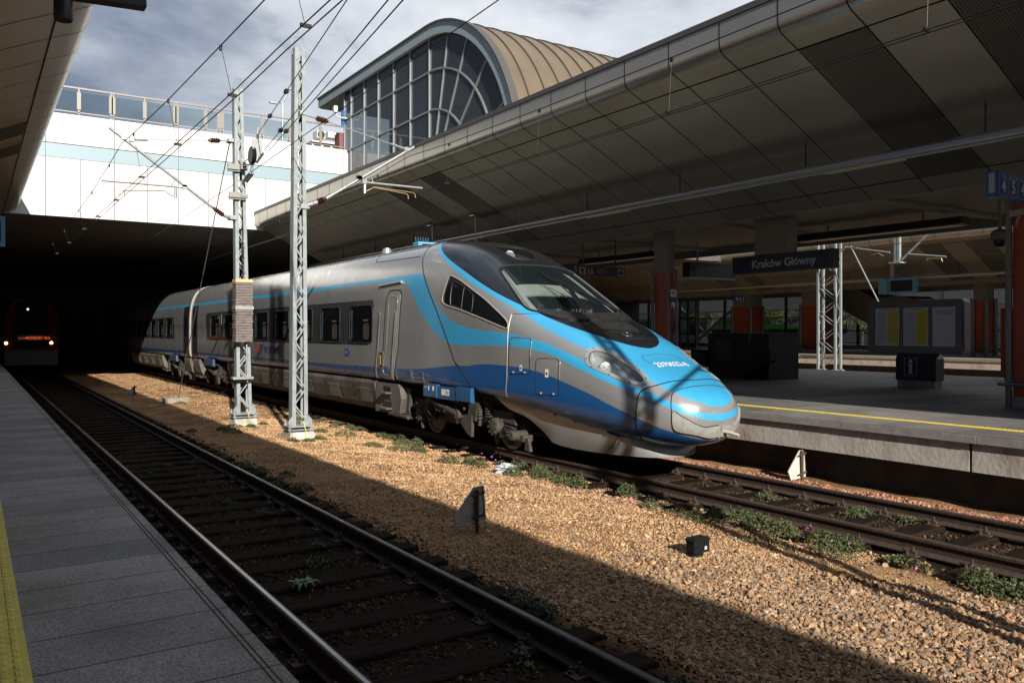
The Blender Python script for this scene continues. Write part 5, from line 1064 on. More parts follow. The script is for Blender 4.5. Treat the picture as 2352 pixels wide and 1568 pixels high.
# tensioning wheel gear between the masts
mb=MB(); q0=P1('K',590,300,-1.2); q1=P1('K',590,575,-1.2); mb.box((q0[0]-.13,q0[1]-.02,q1[2]),(q0[0]+.10,q0[1]+.01,q0[2])); t=B(mb,'guard_plate',M['zinc'],m1)
mb=MB(); q=P1('K',505,560,-1.15); mb.lathe([(.20,-.05),(.22,-.03),(.16,0),(.22,.03),(.20,.05)],q,0,20); B(mb,'tension_wheel',M['dark'],m1)
mb=MB(); A_=P1('K',345,690,-.15)
mb.tube([A_,q],.012,6); mb.tube([(A_[0],A_[1],A_[2]-.07),(q[0],q[1],q[2]-.2)],.012,6); u=P1('K',480,820,-.9); mb.tube([q,u],.01,6); mb.tube([u,P1('K',370,960,-.2)],.035,8); w=P1('K',520,830,-1.0); mb.tube([q,w],.01,6); mb.tube([w,P1('K',420,970,-.5)],.035,8)
for k in range(9): z_=P1('K',345+ (k%3)*28,690+(k//3)*32,-.3); mb.cbox(z_,(.07,.10,.06))
q2=P1('K',590,230,-1.25); mb.tube([q0,q2],.03,8); mb.tube([P1('K',598,110,-1.25),q2],.022,8); q3=P1('K',575,670,-1.2); mb.tube([q1,q3],.028,8); q4=P1('K',680,520,-1.5); mb.tube([q3,q4],.028,8)
B(mb,'tension_gear',mat('bracket_galv',(1,1,1)),m1)
def insulator(mb,a,b,mi=1):
    a=Vector(a); b=Vector(b); n=14; rr=[]; 
    for k in range(n): rr.append(.035 if k in(0,1,n-2,n-1) else (.075 if k%2 else .04))
    mb.tube([a.lerp(b,k/(n-1)) for k in range(n)],rr,10,mi=mi)
ZI=[M['zinc'],M['insul'],M['copper']]
def cantilever(label,P,pipe,ins,foot,tieA,tieB,tie_ins,tie_end,reg,drop,arms,strut,x,y):
    t=thing('cantilever_arm',label,'cantilever',(x,y,5),'catenary cantilevers')
    mb=MB(); mb.tube([P(*pipe[0]),P(*pipe[1])],.036,12); B(mb,'main_tube',M['zinc'],t,True)
    mb=MB(); insulator(mb,P(*ins[0]),P(*ins[1]),0); B(mb,'insulator',M['insul'],t,True)
    mb=MB(); mb.tube([P(*ins[1]),P(*foot)],.045,8); q=P(*foot); mb.cbox(q,(.16,.30,.10)); mb.cbox((q[0],q[1],q[2]),(.34,.02,.04)); B(mb,'mast_clamp',M['zinc'],t)
    mb=MB(); mb.tube([P(*tieA[0]),P(*tieA[1])],.030,8); mb.tube([P(*tieA[1]),P(*tieB)],.012,6); B(mb,'tie_rod',M['zinc'],t,True)
    mb=MB(); insulator(mb,P(*tie_ins[0]),P(*tie_ins[1]),0); B(mb,'insulator',M['insul'],t,True)
    mb=MB(); mb.tube([P(*tie_ins[1]),P(*tie_end)],.018,6); q=P(*tie_end); mb.cbox((q[0],q[1],q[2]),(.12,.28,.08)); B(mb,'mast_clamp',M['zinc'],t)
    mb=MB(); mb.tube([P(*p) for p in reg],.026,10); B(mb,'registration_tube',M['zinc'],t,True)
    mb=MB(); mb.tube([P(*drop[0]),P(*drop[1])],.035,8); mb.tube([P(*strut[0]),P(*strut[1])],.016,6); B(mb,'drop_bracket',M['zinc'],t,True)
    for a in arms: mb=MB(); mb.tube([P(*p) for p in a],.013,8); B(mb,'steady_arm',M['copper'],t,True)
    for p in (pipe[1] if len(pipe)<3 else pipe[2],tieA[0],reg[-1],reg[-2]): mb=MB(); mb.cbox(P(*p),(.10,.09,.10)); B(mb,'clamp',M['zinc'],t)
    return t
cantilever('angled cantilever reaching left from the mast with the tension weights, over the near track',lambda x,y:P1('1',x,y),[(735,858),(1430,1395),(830,925)],[(1430,1395),(1505,1450)],(1560,1465),[(885,938),(990,942)],(1400,943),[(1400,944),(1480,946)],(1545,948),
  [(682,1212),(1150,1252),(1240,1258),(1240,1244)],[(1178,1262),(1180,1330)],[[(802,1312),(806,1292),(822,1281),(1110,1283),(1158,1318),(1180,1318)],[(836,1312),(836,1285)]],[(1152,1250),(1185,1188)],4,M1[1])
cantilever('angled cantilever reaching right from the taller mast, over the silver train',lambda x,y:P2('2',x,y),[(765,990),(175,1335),(400,1195)],[(165,1340),(115,1360)],(15,1392),[(715,1005),(610,968)],(195,822),[(190,820),(105,795)],(5,765),
  [(820,1265),(460,1228),(430,1222),(400,1197)],[(436,1228),(435,1300)],[[(728,1336),(726,1312),(715,1303),(495,1260),(450,1285),(436,1287)],[(776,1328),(772,1303),(760,1295),(500,1258),(450,1283)]],[(490,1225),(465,1150)],7.4,M2[1])
# -- overhead wires
def wires(label,xc,c_in,m_pts,drops,y0,y1):
    t=thing('overhead_line',label,'overhead line',(xc,10,5.5),'overhead lines')
    for dx in(-.05,.05):
        mb=MB(); mb.tube([(f(y)[0]+dx,y,f(y)[1]) for f in[c_in] for y in np.linspace(y0,y1,40)],.0075,6); B(mb,'contact_wire',M['wire'],t)
    my,mz=[p[0] for p in m_pts],[p[1] for p in m_pts]; fz=lambda y: float(np.interp(y,my,mz))
    mb=MB(); mb.tube([(xc,y,fz(y)) for y in sorted(set(list(np.linspace(y0,y1,50))+my))],.0085,6); B(mb,'messenger_wire',M['wire'],t)
    for y in drops:
        cx,cz=c_in(y); mb=MB(); mb.tube([(xc,y,fz(y)),(cx,y,cz)],.004,5); mb.cbox((xc,y,fz(y)-.03),(.03,.05,.07)); mb.cbox((cx,y,cz+.02),(.12,.03,.04)); B(mb,'dropper',M['wire'],t)
wires('overhead line above the near track with drooping messenger wire',2.8,lambda y:(2.95,5.36 if y<10 else 5.33),[(-6,6.2),(4,5.90),(9.34,5.94),(11.31,5.99),(14.79,6.09),(18.33,6.24),(19.92,6.33),(21.86,6.2),(25.25,6.02),(28.53,5.93),(33.4,5.78),(42,5.72),(60,6.3)],[5.5,8.4,11.31,14.79,18.33,21.86,25.25,28.53,33.2,38],-6,60)
wires('overhead line above the silver train, crossing in front of the right canopy',9.06,lambda y:(9.0,5.54-.004*(y-5)),[(-6,6.9),(4,6.44),(6.62,6.42),(9.2,6.40),(12.8,6.40),(16.3,6.43),(18.3,6.50),(20.3,6.34),(24,6.20),(30,6.05),(36,6.0),(60,6.4)],[2.2,5.12,9.21,12.74,16.27,20.18,24.24,28.5,33],-6,60)
def wire1(label,pts,r=.0085,cl=()):
    mb=MB(); mb.tube(pts,r,6)
    for k in cl: p=Vector(pts[0]).lerp(Vector(pts[-1]),k); mb.cbox(p,(.06,.14,.07))
    return tag(B(mb,'tension_wire',M['wire']),label,'wire','tension wires')
q5=P1('K',690,480,-1.5); q6=P1('K',760,490,-1.5)
wire1('left wire of the slanting pair that ends on the tensioning gear beside the mast',[onZ(*V('2',600,-40),1e9) if 0 else (3.55,7.4,5.58),q5],.0085,(.75,))
wire1('right wire of the slanting pair that ends on the tensioning gear beside the mast',[(3.68,7.3,5.58),q6],.0085,(.75,))
wire1('steep messenger wire ending at the grey guard plate beside the mast',[(4.08,9.9,6.5),q2],.009,(.55,.78))
e1=onY(333,558,36.3); e0=(5.62,8.4,6.40); wire1('long slack wire running from upper right behind both masts to the underside of the bridge',[e0,Vector(e0).lerp(Vector(e1),.5)+Vector((0,0,-.06)),e1],.008)
# guy
gx=onZ(*V('4',1195,1175),-.1); q=P1('1',1548,950); mb=MB(); mb.tube([(q[0],q[1]+.05,q[2]),(gx[0],gx[1],gx[2])],.014,6); tag(B(mb,'guy_rod',mat('guy_steel',(.16,.16,.15),.5,.5)),'slanting guy rod from the mast with weights down to a small concrete block','guy rod')
mb=MB(); mb.cbox((gx[0]-.08,gx[1],-.16),(.72,.5,.30)); tag(B(mb,'anchor_block',M['conc']),'small concrete anchor block at the foot of the guy rod','concrete block')
# the next mast of the row, just behind the photographer: its shadow falls across the stones and the nose
m3=mast(6.15,.75,8.3,.40,.24,'lattice catenary mast standing behind the camera beside the track')
t=thing('cantilever_arm','cantilever on the mast behind the camera','cantilever',(7,.75,5),'catenary cantilevers')
mb=MB(); mb.tube([(6.3,0.75,5.0),(9.0,0.75,6.5)],.04,8); mb.tube([(6.3,0.75,6.9),(8.8,0.75,6.4)],.02,6); mb.tube([(7.4,0.75,5.6),(9.2,0.75,5.6)],.03,8); B(mb,'main_tube',M['zinc'],t)
# ============================================================= THINGS ON THE BALLAST
def sign_board(name,poly,y,post,label,face,gnd):
    t=thing('track_marker',label,'track marker',gnd,'track marker boards')
    pts=[onY(*p,y) for p in poly]; mb=MB(); pp_=[(p[0],p[2]) for p in pts]; mb.prism(pp_,1,y,y+.004); c=np.mean(pp_,0)
    for i in range(len(pp_)): a=pp_[i]; b=pp_[(i+1)%len(pp_)]; mb.bar((a[0],y-.008,a[1]),(b[0],y-.008,b[1]),.010,.022,up=(0,1,0))
    B(mb,'board',face,t)
    a,b=[onY(*p,y-.03) for p in post]; mb=MB(); mb.tube([(a[0],y-.035,a[2]),(b[0],y-.035,-.35)],.024,10); B(mb,'post',M['rust'],t,True)
    for f in(.12,.80):
        z=a[2]*(1-f)+(pts[-1][2])*f; mb=MB(); xs_=[p[0] for p in pts]; mb.bar((a[0]-.09,y-.064,z-.01),(a[0]+.09,y-.064,z+.02),.006,.03,up=(0,0,1)); B(mb,'clamp',M['rust'],t)
    return t
mbk=mat('enamel_back',(.33,.35,.37),.5,.2,var=(.26,.24,.22),vscale=12); mwh=mat('worn_white_enamel',(.62,.58,.48),.5,var=(.40,.30,.18),vscale=9,ramp=(.5,.75))
sign_board('a',[V('L',*p) for p in((38,330),(190,100),(265,85),(283,355),(42,410))],8.2,[V('L',218,120),V('L',218,480)],'cut-corner marker board on a rusty post in the foreground gravel, seen from the back',mbk,(4.93,8.2,-.2))
sign_board('b',[V('8',*p) for p in((960,275),(1026,150),(1050,148),(1058,300),(975,322))],8.35,[V('8',1040,150),V('8',1045,335)],'pale worn marker board on a rusty post below the right platform edge',mwh,(10.9,8.3,-.2))
sign_board('c',[V('4',*p) for p in((838,1150),(896,1084),(905,1080),(908,1146))],32.9,[V('4',905,1080),V('4',905,1150)],'small distant marker board leaning beside the near track, farthest of the three',mbk,(5.05,32.9,-.2))
t=thing('cable_box','small black cable box on legs standing in the coarse stones','cable box',(6.26,5.99,-.2)); Yb=5.99
mb=MB(); a=onY(*V('8',384,668),Yb); b=onY(*V('8',478,735),Yb); x0,x1,z1,z0=a[0],b[0],a[2],b[2]
mb.prism([(x0+.005,z0+.01),(x0+.02,z0),(x1-.02,z0),(x1-.005,z0+.01),(x1-.005,z1-.03),(x0+.005,z1-.03)],1,Yb-.05,Yb+.06); B(mb,'housing',mat('black_cast_iron',(.006,.0065,.007),.7,spec=.2,bump=.3),t)
mb=MB(); mb.prism([(x0-.008,z1-.03),(x1+.008,z1-.03),(x1+.006,z1-.015),(x1-.02,z1),(x0+.02,z1),(x0-.006,z1-.015)],1,Yb-.06,Yb+.07); 
for sx in(x0+.03,x1-.03): mb.lathe([(.012,z1-.01),(.012,z1+.012)],(sx,Yb-.04,0),2,8)
B(mb,'lid',mat('black_cast_iron',(1,1,1)),t)
mb=MB(); mb.box((x0+.01,Yb-.03,-.3),(x0+.035,Yb+.05,z0+.005)); mb.box((x0+.04,Yb-.04,-.3),(x0+.06,Yb+.06,z0+.005)); B(mb,'leg',mat('black_cast_iron',(1,1,1)),t)
mb=MB(); mb.lathe([(.042,-.3),(.042,-.15),(.052,-.15),(.052,-.125),(.038,-.12),(.038,z0+.005)],((x0+x1)/2+.02,Yb+.02,0),2,14); B(mb,'cable_gland',mat('black_cast_iron',(1,1,1)),t)
mb=MB(); mb.box(((x0+x1)/2+.03,Yb-.062,z0+.03),((x0+x1)/2+.065,Yb-.0605,z0+.065)); B(mb,'plate',mat('small_plate',(.4,.42,.42),.5),t)
# crumpled bag
bm=bmesh.new(); bmesh.ops.create_icosphere(bm,subdivisions=3,radius=.12)
r3=random.Random(9)
for v in bm.verts: n_=v.co.normalized(); k=1+.35*math.sin(n_.x*7+n_.y*4)+.25*math.sin(n_.z*11+n_.x*5)+r3.uniform(-.12,.12); v.co*=k; v.co.z*=.65; v.co.x*=1.25
me=bpy.data.meshes.new('plastic_bag'); bm.to_mesh(me); bm.free(); me.materials.append(mat('thin_white_plastic',(.55,.60,.66),.25,trans=.35)); o=bpy.data.objects.new('plastic_bag',me); COL.objects.link(o); o.location=(7.48,11.49,-.13); tag(o,'crumpled whitish plastic bag lying in the weeds near the front bogie','plastic bag')
# ---- weeds
def leaves(name,clumps,m,label,flowers=None):
    V_=[];F_=[];off=0
    for (x,y,r,h,n) in clumps:
        a=rng.uniform(0,6.283,n); rr=r*np.sqrt(rng.uniform(0,1,n)); px=x+rr*np.cos(a)*.8; py=y+rr*np.sin(a)*1.5; pz=GZ+.03+h*(1-(rr/r)**2)*rng.uniform(.15,1,n)+.01
        s=rng.uniform(.006,.016,n)*(1.0 if r<.5 else 1.2); d=rng.normal(0,1,(n,3)); d[:,2]=np.abs(d[:,2])*.8; d/=np.linalg.norm(d,axis=1,keepdims=True); e=np.cross(d,rng.normal(0,1,(n,3))); e/=np.linalg.norm(e,axis=1,keepdims=True)
        c=np.stack([px,py,pz],1); q=np.stack([c-d*s[:,None]*1.5,c+e*s[:,None]*.75,c+d*s[:,None]*1.5,c-e*s[:,None]*.75],1); V_.append(q.reshape(-1,3)); F_.append(np.arange(n*4).reshape(n,4)+off); off+=n*4
    return tag(raw(name,np.concatenate(V_),np.concatenate(F_),m),label,'weeds',kind='stuff')
cl=[]; y=.8
for k in range(46):
    y=rng.uniform(1.6,21) ; x=7.78+rng.normal(0,.14); r=rng.uniform(.07,.24); cl.append((x,y,r,rng.uniform(.04,.14),int(120+620*r)))
for (x,y) in ((6.0,16.9),(6.35,17.2),(5.7,17.0),(5.75,20.3),(5.4,20.5),(6.1,20.5),(5.1,19.5),(5.0,20.1),(5.73,28.4),(6.9,18.6),(6.7,19.4),(7.0,20.2),(7.1,17.6),(6.3,18.3),(7.2,23),(7.3,22),(7.35,21.2),(6.9,15.6),(7.1,14.8)): cl.append((x,y,rng.uniform(.14,.3),rng.uniform(.06,.14),420))
for vx,vy in((1440,1130),(1300,1100),(1330,1110),(1240,1085),(1700,1185),(1730,1190),(1800,1215),(1890,1240),(1950,1250),(1650,1180),(2290,1350),(2330,1360),(2250,1330),(1080,1060),(1030,1055),(960,1028),(1100,1065),(1180,1085)):
    p=onZ(vx,vy,-.15); cl.append((p[0],p[1],rng.uniform(.12,.22),.16,420))
for vx,vy in((1980,1175),(2080,1195),(2110,1190),(1960,1180),(1760,1140)): p=onZ(vx,vy,-.17); cl.append((p[0],p[1],.13,.09,240))
leaves('weeds',cl,M['green'],'low green weeds growing along the rail and around the masts')
cl=[]
for k in range(14): cl.append((rng.uniform(2.15,4.0),rng.uniform(3,16),rng.uniform(.06,.16),.07,110))
for vx,vy in((660,1090),(600,1080),(640,1110),(440,990),(700,1120),(450,1060),(1195,1368),(1240,1395)): p=onZ(vx,vy,-.17); cl.append((p[0],p[1],.15,.09,260))
leaves('shaded_weeds',cl,M['dull'],'dull grey green weeds in the shade between the near rails')
fl=[(7.75+rng.normal(0,.18),rng.uniform(1.6,14),.16,.18,6) for k in range(14)]; leaves('weed_flowers',fl,mat('pink_petal',(.50,.12,.42),.5),'tiny pink weed flowers along the rail')
p=onZ(695,1345,-.17); mb=MB()
for k in range(11):
    a=k*.571+.2; L=.13+.05*math.sin(k*2.1); d=Vector((math.cos(a),math.sin(a),0)); s=Vector((-d.y,d.x,0)); c=Vector((p[0],p[1],-.19))
    pts=[c,c+d*L*.35+Vector((0,0,.06)),c+d*L*.75+Vector((0,0,.07)),c+d*L+Vector((0,0,.03))]; w=[.004,.014,.018,.003]; vs=[]
    for q,ww in zip(pts,w): vs+=[q-s*ww,q+s*ww]
    mb.add(vs,[(0,1,3,2),(2,3,5,4),(4,5,7,6)])
tag(B(mb,'dandelion_plant',mat('dandelion_leaf',(.045,.12,.035),.5)),'single rosette of long green leaves between the near rails','plant')
# ============================================================= PLATFORM FURNITURE
mcap=mat('capital_grey',(.14,.14,.135),.7)
def column(x0,x1,y0,y1,label,zt=4.97,red=3.72,zb=RZ,plates=False,r=.06):
    t=thing('platform_column',label,'column',((x0+x1)/2,(y0+y1)/2,zb),'platform columns')
    mb=MB(); mb.box((x0+.05,y0+.05,zb+.2),(x1-.05,y1-.05,red)); B(mb,'red_cladding',M['red'],t)
    mb=MB(); mb.box((x0+.03,y0+.03,red+.004),(x1-.03,y1-.03,zt)); B(mb,'capital',mcap,t)
    mb=MB(); mb.box((x0+.02,y0+.02,zb),(x1-.02,y1-.02,zb+.19)); B(mb,'plinth',M['conc'],t)
    for a in(x0,x1):
        for b in(y0,y1): mb=MB(); mb.tube([(a,b,zb),(a,b,red+.1)],r,12); B(mb,'corner_tube',mat('corner_steel',(.13,.13,.135),.4,.5),t,True)
    mb=MB(); mb.tube([(x0-.12,y0-.12,zb+.42),(x1+.12,y0-.12,zb+.42),(x1+.12,y1+.12,zb+.42),(x0-.12,y1+.12,zb+.42),(x0-.12,y0-.12,zb+.42)],.03,8); B(mb,'bumper_rail',mat('corner_steel',(1,1,1)),t)
    return t
c1=column(15.58,16.25,6.5,7.35,'nearest red column at the right edge of the photo, with a steel corner tube',r=.055,red=4.85)
c2=column(15.32,15.62,15.70,16.3,'red column behind the train nose carrying small camera and no-smoking plates',r=.04)
for yy in(25,34): column(15.32,15.62,yy,yy+.6,'red column in the darkness behind the train, %s the bridge'%('short of' if yy<30 else 'close to'),r=.04)
def plate(p,c,x,y,x1,y1,Y,m,marks=(),nm='notice_plate'):
    a=onY(*V(c,x,y),Y); b=onY(*V(c,x1,y1),Y); mb=MB(); mb.box((a[0],Y-.008,b[2]),(b[0],Y,a[2])); 
    for (u0,v0,u1,v1) in marks: mb.add([(a[0]+(b[0]-a[0])*u,Y-.010,b[2]+(a[2]-b[2])*v) for u,v in((u0,v0-.05),(u1,v1-.05),(u1,v1+.05),(u0,v0+.05))],[(0,1,2,3)],1)
    o=B(mb,nm,m,p); return o
mpl=[mat('notice_white',(.55,.55,.55),.5),mat('notice_mark',(.02,.025,.05),.5)]; mpr=[mpl[0],mat('notice_red_mark',(.4,.03,.03),.5)]
plate(c2,'E',122,28,212,148,15.62,mpl,((.15,.6,.8,.8),(.2,.45,.8,.62),(.5,.3,.65,.5)),'camera_notice'); plate(c2,'E',135,228,198,310,15.62,mpr,((.2,.2,.8,.85),(.3,.15,.75,.15)),'no_smoking_notice')
plate(c2,'E',122,152,212,222,15.62,[mat('notice_navy',(.02,.03,.08),.5)]*2,(),'notice_caption')
mb=MB(); q=onY(*V('E',168,655),15.62); mb.box((q[0]-.05,15.56,q[2]-.06),(q[0]+.05,15.62,q[2]+.06)); B(mb,'switch_box',M['dark'],c2)
# station name sign
t=thing('station_name_sign','long dark blue station name sign reading Kraków Główny','sign',(17,13.4,3.9))
mb=MB(); mb.box((16.88,11.86,3.66),(17.12,14.9,4.12)); B(mb,'casing',mat('sign_casing',(.035,.035,.04),.5),t)
mb=MB(); mb.box((16.868,12.02,3.70),(16.881,14.86,4.06)); B(mb,'panel',mat('sign_navy',(.006,.012,.045),.35),t)
mb=MB(); addtext(mb,'Kraków Główny',.20,(16.864,14.25,3.80),(0,-1,0),(0,0,1),cond=1.04,bold=.006); B(mb,'lettering',mat('sign_grey_lettering',(.42,.44,.46),.5),t)
mb=MB(); mb.box((16.80,13.1,4.12),(17.2,14.1,4.97)); B(mb,'hanger',mat('ceiling_grey',(1,1,1)),t)
# departure display
Yd=18.0; a=onY(*V('6',497,205),Yd); b=onY(*V('6',752,298),Yd); t=thing('departure_display','dark departure display with light blue frame left of the station name sign','display',(a[0],Yd,3.6))
mb=MB(); mb.box((a[0],Yd,b[2]),(b[0],Yd+.3,a[2])); B(mb,'frame',mat('deep_navy',(.005,.012,.035),.5),t); mb=MB(); mb.box((a[0]+.22,Yd-.006,b[2]+.08),(b[0]-.08,Yd-.001,a[2]-.06)); B(mb,'screen',M['black'],t)
mb=MB(); addtext(mb,'Wrocław Gł. 4   5',.07,(a[0]+.28,Yd-.009,a[2]-.18),(1,0,0),(0,0,1)); addtext(mb,'IC 3802   Przemyśl',.07,(a[0]+.28,Yd-.009,a[2]-.38),(1,0,0),(0,0,1)); B(mb,'display_text',mat('display_text',(.12,.13,.15),.5),t)
mb=MB(); mb.box((a[0]-.01,Yd-.01,b[2]-.03),(b[0]+.01,Yd+.31,b[2])); mb.tube([(a[0]+.5,Yd+.15,a[2]),(a[0]+.5,Yd+.15,4.95)],.03,6); B(mb,'bracket',M['signpale'],t)
# parking direction sign
Yd=18.9; a=onY(*V('5',1860,270),Yd); b=onY(*V('5',2185,355),Yd); t=thing('direction_sign','blue direction sign with arrow, escalator and car symbols above the train nose','sign',(a[0],Yd,4))
mb=MB(); mb.box((a[0],Yd,b[2]),(b[0],Yd+.12,a[2])); B(mb,'panel',mat('sign_navy',(1,1,1)),t)
w=b[0]-a[0]; h=a[2]-b[2]; mb=MB(); X=lambda u:a[0]+w*u; Z=lambda v:b[2]+h*v
mb.box((X(.04),Yd-.006,Z(.12)),(X(.18),Yd-.001,Z(.88))); mb.box((X(.84),Yd-.006,Z(.12)),(X(.97),Yd-.001,Z(.88))); B(mb,'symbol_ground',mat('dim_white',(.30,.31,.33),.5),t)
mb=MB(); mb.add([(X(u),Yd-.010,Z(v)) for u,v in((.11,.80),(.065,.50),(.095,.50),(.095,.2),(.125,.2),(.125,.50),(.155,.50))],[(0,1,2,3,4,5,6)]); mb.box((X(.86),Yd-.01,Z(.30)),(X(.95),Yd-.007,Z(.5))); mb.box((X(.875),Yd-.01,Z(.5)),(X(.935),Yd-.007,Z(.68))); mb.box((X(.865),Yd-.01,Z(.2)),(X(.885),Yd-.007,Z(.3))); mb.box((X(.925),Yd-.01,Z(.2)),(X(.945),Yd-.007,Z(.3))); B(mb,'symbol',M['black'],t)
mb=MB(); addtext(mb,'PARKING',h*.17,(X(.44),Yd-.004,Z(.62)),(1,0,0),(0,0,1)); addtext(mb,'DWORCOWY',h*.17,(X(.40),Yd-.004,Z(.36)),(1,0,0),(0,0,1)); addtext(mb,'Station Car Park',h*.08,(X(.46),Yd-.004,Z(.16)),(1,0,0),(0,0,1))
for dx in(.235,.30): mb.lathe([(h*.05,Yd-.006),(h*.05,Yd-.002)],(X(dx),0,Z(.78)),1,10); mb.bar((X(dx),Yd-.004,Z(.70)),(X(dx),Yd-.004,Z(.30)),.05,.01,up=(0,1,0))
mb.bar((X(.20),Yd-.004,Z(.12)),(X(.34),Yd-.004,Z(.34)),.02,.01,up=(0,1,0)); B(mb,'lettering',mat('dim_white',(1,1,1)),t)
for u in(.15,.82): mb=MB(); mb.tube([(X(u),Yd+.06,a[2]),(X(u),Yd+.06,4.95)],.02,6); B(mb,'hanger',M['dark'],t)
# track number sign at the right
Yd=6.3; a=onY(*V('3',2176,1068),Yd); z0=onY(*V('3',2150,1225),Yd)[2]; t=thing('track_number_sign','blue sign with white numbers 4 and 5 at the right edge of the photo','sign',(a[0],Yd,z0))
x0=a[0]; mb=MB(); mb.box((x0,Yd,z0),(x0+1.25,Yd+.16,a[2])); B(mb,'casing',mat('sign_royal',(.012,.07,.24),.35),t)
mb=MB(); mb.box((x0-.004,Yd+.03,z0+.06),(x0-.001,Yd+.12,a[2]-.03)); B(mb,'light_strip',mat('dim_white',(1,1,1)),t)
mb=MB(); H_=a[2]-z0
for k,(w_,n_) in enumerate((('TOR','4'),('SEKTOR','5'),('PERON','4'))):
    cx=x0+.20+k*.30; addtext(mb,w_,.065,(cx,Yd-.006,z0+H_*.72),(1,0,0),(0,0,1),'CENTER',cond=.78); addtext(mb,n_,.20,(cx,Yd-.006,z0+H_*.2),(1,0,0),(0,0,1),'CENTER',bold=.008,cond=.9)
    for e in ((-.13,.04,.13,.04),(-.13,.94,.13,.94)): mb.box((cx+e[0],Yd-.005,z0+H_*e[1]),(cx+e[2],Yd-.003,z0+H_*e[1]+.006))
    for e in(-.13,.125): mb.box((cx+e,Yd-.005,z0+H_*.04),(cx+e+.005,Yd-.003,z0+H_*.95))
B(mb,'lettering',mat('sign_grey_lettering',(1,1,1)),t)
# small camera below the sign + dome camera
t=thing('surveillance_camera','box security camera on a bent arm just under the track number sign','security camera',(15.2,7,4.3)); q=onY(*V('3',2290,1335),6.9); mb=MB(); mb.bar((q[0]-.10,6.9,q[2]-.02),(q[0]+.28,6.8,q[2]+.06),.12,.10); B(mb,'body',mat('camera_body',(.22,.22,.22),.5),t); mb=MB(); mb.tube([(q[0]+.15,6.9,q[2]-.03),(q[0]+.14,6.95,q[2]-.16),(q[0]+.25,7.0,q[2]-.2)],.02,8); B(mb,'arm',mat('camera_body',(1,1,1)),t)
q=(17.5,8.43); t=thing('dome_camera','beige dome security camera hanging on a stalk left of the nearest red column','security camera',(17.5,8.43,4.1)); mb=MB(); mb.tube([(17.5,8.43,4.2),(17.5,8.43,4.97)],.035,10); B(mb,'stalk',mat('dome_beige',(.20,.18,.15),.6),t)
mb=MB(); mb.lathe([(.12,4.02),(.165,4.04),(.165,4.16),(.13,4.22),(.05,4.25)],(17.5,8.43,0),2,24); B(mb,'housing',mat('dome_beige',(1,1,1)),t,True); mb=MB(); mb.lathe([(.03,3.88),(.08,3.90),(.115,3.95),(.125,4.02)],(17.5,8.43,0),2,20); B(mb,'dome',M['black'],t,True)
# timetable board
XB=19.3
def gy(x): return onX(*V('G',x,1000),XB)[1]
t=thing('timetable_board','grey framed timetable case with yellow and white sheets on an information pedestal','information board',(XB,11.2,RZ))
y0,y1=gy(1720),gy(718); z0,z1=1.62,2.93; mb=MB(); r=.10; R=[]
for cy,cz,a0 in((y1-r,z1-r,0),(y0+r,z1-r,90),(y0+r,z0+r,180),(y1-r,z0+r,270)): R+=[(cy+r*math.cos(math.radians(a0+k*22.5)),cz+r*math.sin(math.radians(a0+k*22.5))) for k in range(5)]
mcs=mat('case_grey',(.18,.18,.19),.45,.3); mb.prism(R,0,XB,XB+.28); o=B(mb,'case',mcs,t,True)
mb=MB()
for a,b in((718,790),(1045,1080),(1348,1385),(1632,1700)): mb.box((XB-.045,gy(b)+.005,z0+.17),(XB-.003,gy(a)-.005,z1-.14))
mb.box((XB-.05,y0+.02,z1-.16),(XB-.003,y1-.02,z1-.02)); mb.box((XB-.05,y0+.02,z0+.02),(XB-.003,y1-.02,z0+.19)); B(mb,'frame',mcs,t)
mpap=mat('paper_white',(.68,.72,.80),.6); mpy=mat('paper_yellow',(.78,.68,.04),.6); mink=mat('fine_print',(.16,.17,.20),.7)
for k,(a,b) in enumerate(((790,1045),(1080,1348),(1385,1632))):
    mb=MB(); mb.box((XB-.012,gy(b),1.80),(XB-.004,gy(a),2.75)); p_=B(mb,'timetable_sheet',mpap,t)
    ia=gy(a)-.03; ib=gy(b)+.03; mb=MB(); rr=random.Random(k)
    if k<2:
        ya,yb=gy((920,1220)[k]),gy((1030,1335)[k]); m2_=MB(); m2_.box((XB-.016,yb,1.85),(XB-.0125,ya,2.68)); B(m2_,'yellow_sheet',mpy,p_)
        for j in range(30): z=2.62-j*.026; mb.box((XB-.018,ya+.02,z),(XB-.0165,ia-rr.random()*.06,z+.006)); mb.box((XB-.0195,yb+.02+rr.random()*.05,z),(XB-.0185,ya-.02,z+.005))
        mb.box((XB-.018,ib+.1,2.70),(XB-.0165,ia-.1,2.715))
    else:
        for j in range(4): z=2.66-j*.03; mb.box((XB-.018,ib+.02,z),(XB-.0165,ia-.05,z+.008))
        mb.box((XB-.018,ib+.3,2.44),(XB-.0165,ia-.02,2.448))
    B(mb,'print',mink,p_)
yp0,yp1=gy(1425),gy(1005); mb=MB(); mb.prism([(yp0,.97),(yp1,.97),(yp1,1.50),(yp1-.06,1.615),(yp0+.06,1.615),(yp0,1.50)],0,XB-.02,XB+.34); B(mb,'pedestal',mat('pedestal_navy',(.008,.016,.03),.4),t)
mb=MB(); mb.box((XB+.0,yp0+.03,RZ),(XB+.32,yp1-.03,.968)); B(mb,'foot',M['conc'],t)
ym=(yp0+yp1)/2+.12; mb=MB(); mb.lathe([(.05,XB-.028),(.05,XB-.022)],(0,ym,1.43),0,16); mb.box((XB-.028,ym-.035,1.15),(XB-.022,ym+.035,1.36)); mb.box((XB-.028,ym-.05,1.13),(XB-.022,ym+.05,1.165)); mb.box((XB-.028,ym,1.325),(XB-.022,ym+.06,1.36))
